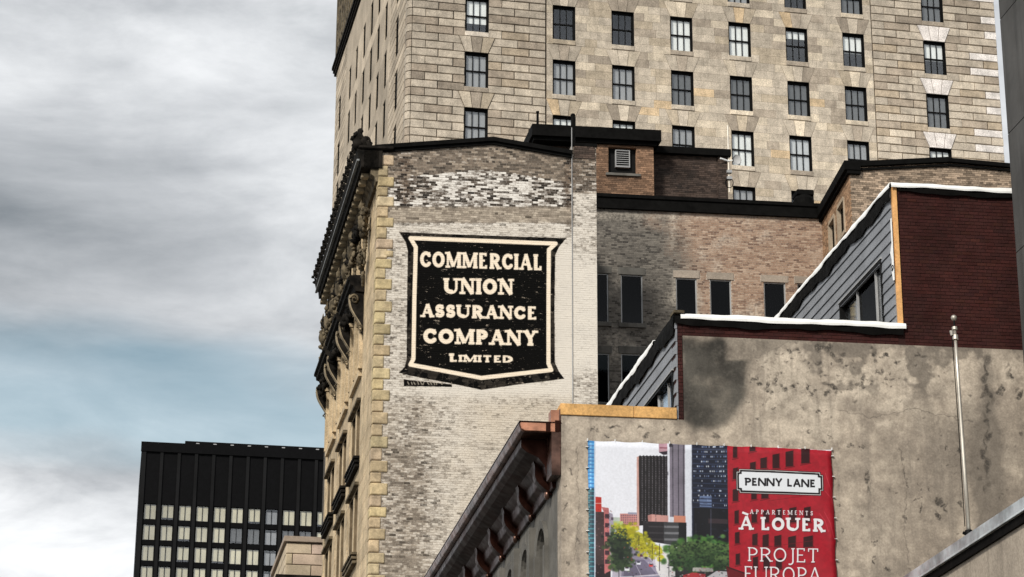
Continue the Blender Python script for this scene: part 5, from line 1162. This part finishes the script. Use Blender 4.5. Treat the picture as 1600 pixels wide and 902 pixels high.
pp.poly(a5([(385, 548), (520, 545), (522, 690), (412, 672), (385, 650)]), rgb(36, 33, 36)); pp.poly(a5([(415, 510), (440, 502), (545, 512), (545, 552), (418, 548)]), rgb(198, 146, 136)); pp.poly(a5([(415, 510), (440, 502), (440, 545), (418, 548)]), rgb(170, 120, 112))
R5(556, 520, 580, 552, rgb(210, 210, 216)); R5(580, 512, 655, 560, rgb(200, 132, 108)); pp.poly(a5([(516, 552), (612, 556), (612, 705), (518, 690)]), rgb(60, 60, 62)); R5(610, 556, 660, 700, rgb(22, 22, 24))
for y in (575, 615, 655): R5(520, y, 612, y+14, rgb(112, 112, 114)); R5(420, y, 516, y+10, rgb(64, 60, 62), .7)
pp.poly(a5([(84, 390), (122, 394), (122, 490), (84, 486)]), rgb(198, 52, 40)); R5(84, 430, 122, 434, rgb(235, 200, 190)); R5(84, 486, 140, 1000, rgb(72, 54, 54)); R5(84, 820, 180, 1000, rgb(46, 32, 36))
pp.poly(a5([(122, 455), (168, 462), (178, 560), (182, 860), (140, 880), (138, 490)]), rgb(208, 120, 118)); pp.poly(a5([(168, 490), (194, 500), (204, 640), (204, 830), (180, 855)]), rgb(178, 168, 184))
for k in range(6): R5(144, 500+k*58, 172, 528+k*58, rgb(70, 46, 54)); R5(182, 520+k*52, 198, 538+k*52, rgb(96, 84, 100))
pp.poly(a5([(175, 1010), (205, 760), (248, 640), (292, 640), (420, 720), (620, 1010)]), rgb(186, 178, 190)); pp.poly(a5([(245, 910), (262, 760), (268, 640), (286, 640), (350, 700), (440, 800), (505, 900), (520, 960)]), rgb(140, 132, 150))
pp.poly(a5([(270, 830), (300, 790), (395, 790), (470, 880), (260, 900)]), rgb(96, 90, 108), .8); pp.poly(a5([(455, 720), (640, 780), (700, 1010), (560, 1010), (470, 860)]), rgb(214, 210, 208)); pp.stroke(a5([(190, 905), (520, 885)]), 1.2, rgb(220, 215, 220)); pp.stroke(a5([(290, 660), (300, 720), (330, 800), (380, 900)]), .7, rgb(215, 210, 220), .8)
def tuft(x0, y0, x1, y1, n, r, cols, sd):
    rr = random.Random(sd)
    for k in range(n):
        t = rr.random(); x = x0+(x1-x0)*t+rr.gauss(0, r*1.1); y = y0+(y1-y0)*t+rr.gauss(0, r*.9); (px_, py_), = a5([(x, y)]); q = rr.uniform(.25, .7)*r/4.065
        pp.dot(px_, py_, q, q*.8, rgb(*rr.choice(cols)), .85, .8)
tuft(205, 590, 300, 600, 60, 16, [(196, 196, 60), (168, 180, 50), (214, 200, 70)], 1); tuft(285, 600, 480, 765, 240, 24, [(196, 190, 34), (170, 160, 30), (214, 208, 64), (140, 140, 36)], 2); tuft(220, 640, 250, 820, 260, 30, [(48, 64, 40), (66, 86, 50), (36, 46, 36), (88, 110, 64)], 3)
pp.poly(a5([(560, 740), (930, 720), (930, 860), (580, 850)]), rgb(30, 48, 26)); R5(590, 830, 930, 1000, rgb(38, 40, 40))
for (x0, y0, x1, y1, s_) in ((570, 740, 720, 730, 4), (600, 790, 760, 790, 5), (740, 710, 900, 720, 6), (820, 800, 930, 800, 7), (760, 760, 900, 760, 8)): tuft(x0, y0, x1, y1, 130, 34, [(70, 112, 48), (46, 84, 34), (96, 140, 66), (30, 56, 26), (60, 100, 56)], s_)
for x, y, c, s_ in ((284, 850, (236, 236, 238), 16), (358, 812, (214, 214, 220), 13), (338, 758, (60, 56, 64), 9), (290, 733, (70, 66, 76), 8), (285, 686, (80, 76, 86), 7), (375, 765, (120, 60, 70), 9), (436, 826, (196, 60, 60), 12), (345, 720, (200, 80, 90), 7), (405, 780, (70, 66, 70), 9)): R5(x-s_, y-s_*.7, x+s_, y+s_*.7, rgb(*c)); R5(x-s_*.7, y-s_*.9, x+s_*.7, y-s_*.2, rgb(50, 50, 60))
for x, y0, y1 in ((444, 690, 800), (490, 690, 860), (360, 640, 720), (232, 800, 905), (550, 760, 900), (604, 850, 900)): R5(x-2, y0, x+2, y1, rgb(44, 40, 44))
pp.poly(a5([(640, 890), (700, 872), (780, 885), (795, 1000), (640, 1000)]), rgb(150, 40, 46)); pp.poly(a5([(790, 900), (850, 862), (930, 868), (930, 1000), (790, 1000)]), rgb(190, 186, 188)); pp.stroke(a5([(790, 900), (850, 862), (930, 862)]), .9, rgb(40, 36, 40))
R5(700, 840, 830, 866, rgb(150, 146, 140)); R5(650, 750, 930, 752, rgb(20, 30, 20), .4)
def crown(x0, y0, x1, y1, n, r, sd):
    rr = random.Random(sd)
    for k in range(n):
        x = rr.uniform(x0, x1); t = rr.random(); y = y0+(y1-y0)*t; d = (1-t)*.75+rr.uniform(-.25, .3); c = (34+66*d, 56+68*d, 32+38*d) if rr.random() > .25 else (22, 36, 20)
        (px_, py_), = a5([(x, y)]); q = rr.uniform(.25, 1.)*r/4.065; pp.dot(px_, py_, q, q*rr.uniform(.5, .9), rgb(*[min(max(v, 0), 255) for v in c]), rr.uniform(.6, .95), .9, rr.uniform(-.6, .6))
for bx in ((560, 700, 650, 830), (630, 680, 740, 840), (720, 676, 820, 830), (800, 690, 930, 820), (840, 770, 930, 850)): crown(*bx, 420, 11, int(bx[0]))
crown(212, 640, 284, 825, 420, 9, 77); tuft(215, 660, 270, 810, 120, 26, [(40, 52, 38), (56, 70, 48), (30, 38, 32)], 93)
for k in range(260):
    rr_ = random.Random(k); t = rr_.random(); (px_, py_), = a5([(215+265*t+rr_.gauss(0, 20), 590+175*t+rr_.gauss(0, 20))]); q = rr_.uniform(.4, 1.5); v = rr_.uniform(.55, 1.1); pp.dot(px_, py_, q, q*.7, rgb(196*v, 186*v, 50*v), .9, .9)
for k in range(90):
    rr_ = random.Random(500+k); x = rr_.uniform(255, 640); y = rr_.uniform(690, 900); s_ = rr_.uniform(2, 7); c = rr_.choice(((40, 38, 44), (220, 216, 214), (120, 112, 122), (90, 70, 70), (170, 60, 60))); R5(x, y, x+s_*1.6, y+s_, rgb(*c), .7)
for k in range(60):
    rr_ = random.Random(900+k); x = rr_.uniform(600, 925); y = rr_.uniform(836, 905); R5(x, y, x+rr_.uniform(3, 14), y+rr_.uniform(2, 7), rgb(*rr_.choice(((60, 60, 56), (180, 176, 170), (30, 34, 30), (140, 60, 56)))), .7)
for k in range(120):
    rr_ = random.Random(1300+k); x = rr_.uniform(84, 204); y = rr_.uniform(470, 890); R5(x, y, x+rr_.uniform(3, 9), y+rr_.uniform(2, 8), rgb(*rr_.choice(((60, 44, 48), (226, 170, 166), (110, 80, 86), (40, 34, 38)))), .5)
# reflections in the dark glass
for k in range(70):
    rr_ = random.Random(1700+k); x = rr_.uniform(698, 925); y = rr_.uniform(60, 690); R5(x, y, x+rr_.uniform(6, 40), y+rr_.uniform(1.5, 5), rgb(*rr_.choice(((70, 84, 116), (12, 14, 22), (96, 112, 150), (44, 40, 46)))), .45)
for k in range(50):
    rr_ = random.Random(2100+k); x = rr_.uniform(362, 540); y = rr_.uniform(140, 560); R5(x, y, x+rr_.uniform(3, 14), y+rr_.uniform(6, 40), rgb(*rr_.choice(((54, 50, 54), (10, 8, 10), (74, 66, 66)))), .35)
g1 = fbm(hp, wp, 70, 91, 3)[..., None]; inb = (pp.a.mean(2, keepdims=True) < .85)
pp.a = np.where(inb, pp.a*(.80+.40*g1), pp.a)
k_ = np.array([.25, .5, .25]); sm_ = lambda v: np.convolve(np.pad(v, 1, 'edge'), k_, 'valid')
for c_ in range(3): pp.a[..., c_] = np.apply_along_axis(sm_, 0, np.apply_along_axis(sm_, 1, pp.a[..., c_]))
left = pp.X < 1136
pp.a = np.where(left[..., None], pp.a*(1+.07*(f2-.5)), pp.a)
# red side
RB = b4([(27, 24), (1000, 75), (1000, 1400), (50, 1400)]); pp.poly(RB, rgb(170, 24, 40))
RN = np.where((pp.X > 1136)[..., None], 1, 0); pp.a = np.where(RN == 1, pp.a*(.88+.24*f1), pp.a)
def rwin(x0, y0, x1, y1, arched=False):
    sl = -.16; pp.poly(b4([(x0-3, y0+3), (x1+5, y0-4+sl*(x1-x0)), (x1+5, y1+4+sl*(x1-x0)*.6), (x0-3, y1+4)]), rgb(112, 14, 24), .8)
    pp.poly(b4([(x0, y0), (x1, y0+sl*(x1-x0)), (x1, y1+sl*(x1-x0)*.5), (x0, y1)]), rgb(44, 10, 14), .92); pp.poly(b4([(x0-8, y1+8), (x1+12, y1+2+sl*(x1-x0)), (x1+12, y1+10+sl*(x1-x0)), (x0-8, y1+16)]), rgb(104, 12, 22), .7)
for (x0, y0, x1, y1) in ((66, 36, 92, 108), (176, 36, 212, 66), (66, 178, 98, 250), (66, 318, 100, 396), (180, 140, 215, 200), (248, 112, 288, 180), (328, 88, 372, 180), (416, 68, 465, 168), (520, 46, 574, 146), (78, 460, 104, 545), (80, 604, 108, 678), (84, 748, 110, 820), (188, 330, 222, 385), (255, 340, 300, 380), (196, 616, 228, 690), (264, 622, 302, 700), (342, 628, 386, 700), (434, 634, 482, 705), (534, 636, 594, 705), (190, 470, 224, 540), (268, 460, 305, 540), (350, 450, 390, 540), (440, 444, 484, 540), (538, 440, 580, 540), (200, 770, 232, 850), (270, 770, 310, 850), (352, 780, 390, 850)): rwin(x0, y0, x1, y1)
for y0 in (395, 545, 700, 850): pp.stroke(b4([(300, y0), (600, y0-40)]), 1., rgb(120, 14, 26), .6)
pp.poly(b4([(20, 828), (140, 870), (150, 1000), (40, 1000)]), rgb(96, 12, 20), .9); pp.stroke(b4([(28, 836), (140, 876)]), 2., rgb(60, 8, 14))
for (x0, y0, x1, y1) in ((680, 210, 745, 470), (680, 330, 740, 440), (672, 470, 735, 640), (640, 480, 700, 600)): pp.stroke(b4([(x0, y0), ((x0+x1)/2+8, (y0+y1)/2-10), (x1, y1)]), 1.4, rgb(226, 80, 92), .4)
for off, c in ((0, rgb(12, 8, 8)), (4, rgb(232, 225, 220)), (8, rgb(10, 8, 8)), (19, rgb(238, 240, 240))):
    o = off; q = 16
    pp.poly(b4([(104+o, 180+o), (648-o, 203+o), (650-o, 203+q+o), (667-o, 205+q+o), (669-o, 346-q-o), (652-o, 346-q-o), (652-o, 362-o), (108+o, 344-o), (106+o, 344-q-o), (88+o, 342-q-o), (86+o, 181+q+o), (104+o, 181+q+o)]), c)
q = lambda x, y: (1130+x/4.2556, 690+y/4.2556)
write(pp, 'PENNY LANE', q(141, 292), q(617, 306), 12.2, 2.7, 2.7, rgb(14, 12, 14))
for d, c, a in ((.9, rgb(60, 8, 14), .6), (0, rgb(240, 238, 236), 1)):
    D = lambda x, y: (q(x, y)[0]+d, q(x, y)[1]+d)
    write(pp, 'APPARTEMENTS', D(176, 480), D(600, 492), 6.8, 1.15, .8, c, serif=.7, sgap=.28, a=a)
    write(pp, 'A', D(103, 584), D(206, 586), 21., 4.6, 3.1, c, serif=1.7, a=a); pp.stroke([D(128, 470), D(168, 486)], 3.4, c, a, round_=False)
    write(pp, 'LOUER', D(243, 588), D(680, 602), 20.6, 4.9, 3.4, c, serif=1.6, a=a)
    write(pp, 'PROJET', D(156, 794), D(640, 806), 21.8, 2.3, 1.7, c, serif=1.6, a=a)
    write(pp, 'EUROPA', D(130, 928), D(656, 938), 23.5, 2.3, 1.8, c, serif=1.7, a=a)
PRINT = pp.image('banner print'); MT['print'] = print_mat('printed vinyl', PRINT)
m = MB(S, ban.location); nx, nz_ = 46, 26; top = []
for i in range(nz_+1):
    for jx in range(nx+1):
        u = bu0+(bu1-bu0)*jx/nx; z = bz0+(bz1-bz0)*i/nz_; r = (u-bu0)/(bu1-bu0)
        wv_ = .012*math.sin(u*2.1+z*1.3)+.006*math.sin(u*7.+z*3.1)+(.018*math.sin((u*1.6+z)*5.) if r > .86 else 0)*(r-.86)/.14
        edge = .022*abs(math.sin(jx/nx*math.pi*9)) if i == nz_ else 0; es = .02*abs(math.sin(i/nz_*math.pi*6)) if jx == nx else (-.015*abs(math.sin(i/nz_*math.pi*6)) if jx == 0 else 0)
        top.append((u-es, -.045+wv_, z-edge))
n = len(top); m.add(top+[(a, b+.004, c) for a, b, c in top], [])
K2 = nx+1
for i in range(nz_):
    for jx in range(nx): a = i*K2+jx; m.f += [(a, a+1, a+K2+1, a+K2), (n+a, n+a+K2, n+a+K2+1, n+a+1)]
bd = [jx for jx in range(nx)]+[i*K2+nx for i in range(nz_)]+[nz_*K2+nx-jx for jx in range(nx)]+[(nz_-i)*K2 for i in range(nz_)]
for a, b in zip(bd, bd[1:]+bd[:1]): m.f.append((a, n+a, n+b, b))
m.smooth = True; m.build('printed_sheet', MT['print'], ban, pp.region)
for k in range(10):
    u = bu0+(bu1-bu0)*k/9; mm = MB(S, ban.location); mm.box(u-.007, u+.007, -.06, .0, bz1-.02, bz1+.04); mm.build('tie', MT['tie'], ban)
    if k < 7:
        for uu in (bu0-.03, bu1-.01): z = bz1-.15-k*.47; mm = MB(S, ban.location); mm.box(uu-.01, uu+.045, -.06, .0, z-.007, z+.007); mm.build('tie', MT['tie'], ban)

# ------------------------------------------------------------------ low wing with zinc coping, flagpole, concrete tower
WL = -3.; uL, zL = S.hit(1410, 902, WL); zL -= 0
low_o = S.W(uL, -6, 0)
lowb = thing('low_building', 'low rendered building in the lower right corner with a zinc coping', 'building', low_o)
m = MB(S, low_o); m.box(uL+.10, uL+9, -16, -.03, 0, zL-.26); m.build('side_wall', MT['render'], lowb)
e_ = [-16, -13.2, -10.6, -8.9, -6.2, -3.4, -.04]
for a, b in zip(e_[:-1], e_[1:]):
    m = MB(S, low_o); m.prism([(uL, zL), (uL, zL-.20), (uL-.02, zL-.235), (uL-.02, zL-.25), (uL+.015, zL-.25), (uL+.05, zL-.10), (uL+.6, zL-.05), (uL+.6, zL+.02)], a+.003, b-.003); m.build('coping', MT['zinc'], lowb)
m = MB(S, low_o); m.box(uL+.04, uL+.099, -16, -.04, zL-.42, zL-.251); m.build('painted_shadow_strip', MT['black'], lowb)  # black strip drawn in as the shadow band under the coping
wp_ = None
for wv_ in np.arange(-12, -2, .05):
    x, y = proj(S.W(uL+.25, wv_, zL+.02))
    if wp_ is None or abs(x-1514) < abs(proj(S.W(uL+.25, wp_, zL))[0]-1514): wp_ = float(wv_)
up_, zp_ = S.hit(1490.5, 497, wp_); fo = S.W(uL+.25, wp_, zL)
fp = thing('flagpole', 'bare grey metal flagpole with ball finial standing on the zinc coping', 'flagpole', fo)
FB, FT = (uL+.25, wp_, zL+.02), (up_, wp_, zp_)
def lp(t): return tuple(FB[i]+(FT[i]-FB[i])*t for i in range(3))
m = MB(S, fo); m.tube([lp(0), lp(.3), lp(.7), lp(.955)], [.046, .041, .035, .028], 12); m.smooth = True; m.build('pole', MT['pole'], fp)
m = MB(S, fo); m.tube([lp(.955), lp(.985)], .02, 8); m.build('spindle', MT['iron'], fp); m = MB(S, fo); m.blob(lp(1.), .062, 12, 8); m.smooth = True; m.build('ball_finial', MT['pole'], fp)
m = MB(S, fo); q = lp(.935); m.tube([(q[0]-.07, q[1]-.02, q[2]-.08), (q[0]-.08, q[1]-.02, q[2]), (q[0]-.02, q[1], q[2]+.05)], [.03, .04, .02], 8); m.tube([lp(.90), lp(.92)], .06, 10); m.tube([lp(.945), lp(.958)], .055, 10); m.build('truck', MT['pole'], fp)
m = MB(S, fo); q0_, q1_ = lp(.93), lp(.06); m.tube([(q0_[0]-.065, q0_[1], q0_[2]), ((q0_[0]+q1_[0])/2-.06, q0_[1], (q0_[2]+q1_[2])/2), (q1_[0]-.07, q1_[1], q1_[2])], .009, 5); m.build('halyard', MT['iron'], fp)
m = MB(S, fo); m.box(FB[0]-.10, FB[0]+.10, wp_-.10, wp_+.10, zL+.015, zL+.06); m.tube([lp(.0), lp(.045)], .075, 8); m.tube([(FB[0]-.12, wp_, zL+.17), (FB[0]+.02, wp_, zL+.12)], .035, 6); m.build('base_bracket', MT['iron'], fp, bevel=.008)
cwn = -1.2; uc = S.hit(1580.1, 257.6, cwn)[0]; co_ = S.W(uc, -6, 0)
con = thing('concrete_building', 'tall dark concrete building slab at the right edge of the picture', 'building', co_)
m = MB(S, co_); m.box(uc, uc+9, -11.5, cwn, 0, 40); m.build('wall', MT['concrete'], con)
for k in range(9):
    m = MB(S, co_); z = 14.3+k*2.9; m.box(uc-.03, uc-.001, -11.4, cwn-.0, z+.012, z+2.888); m.build('wall_panel', MT['concrete'], con)
print('objects', len(bpy.data.objects), 'tris', sum(len(o.data.polygons)*2 for o in bpy.data.objects if o.type == 'MESH'))
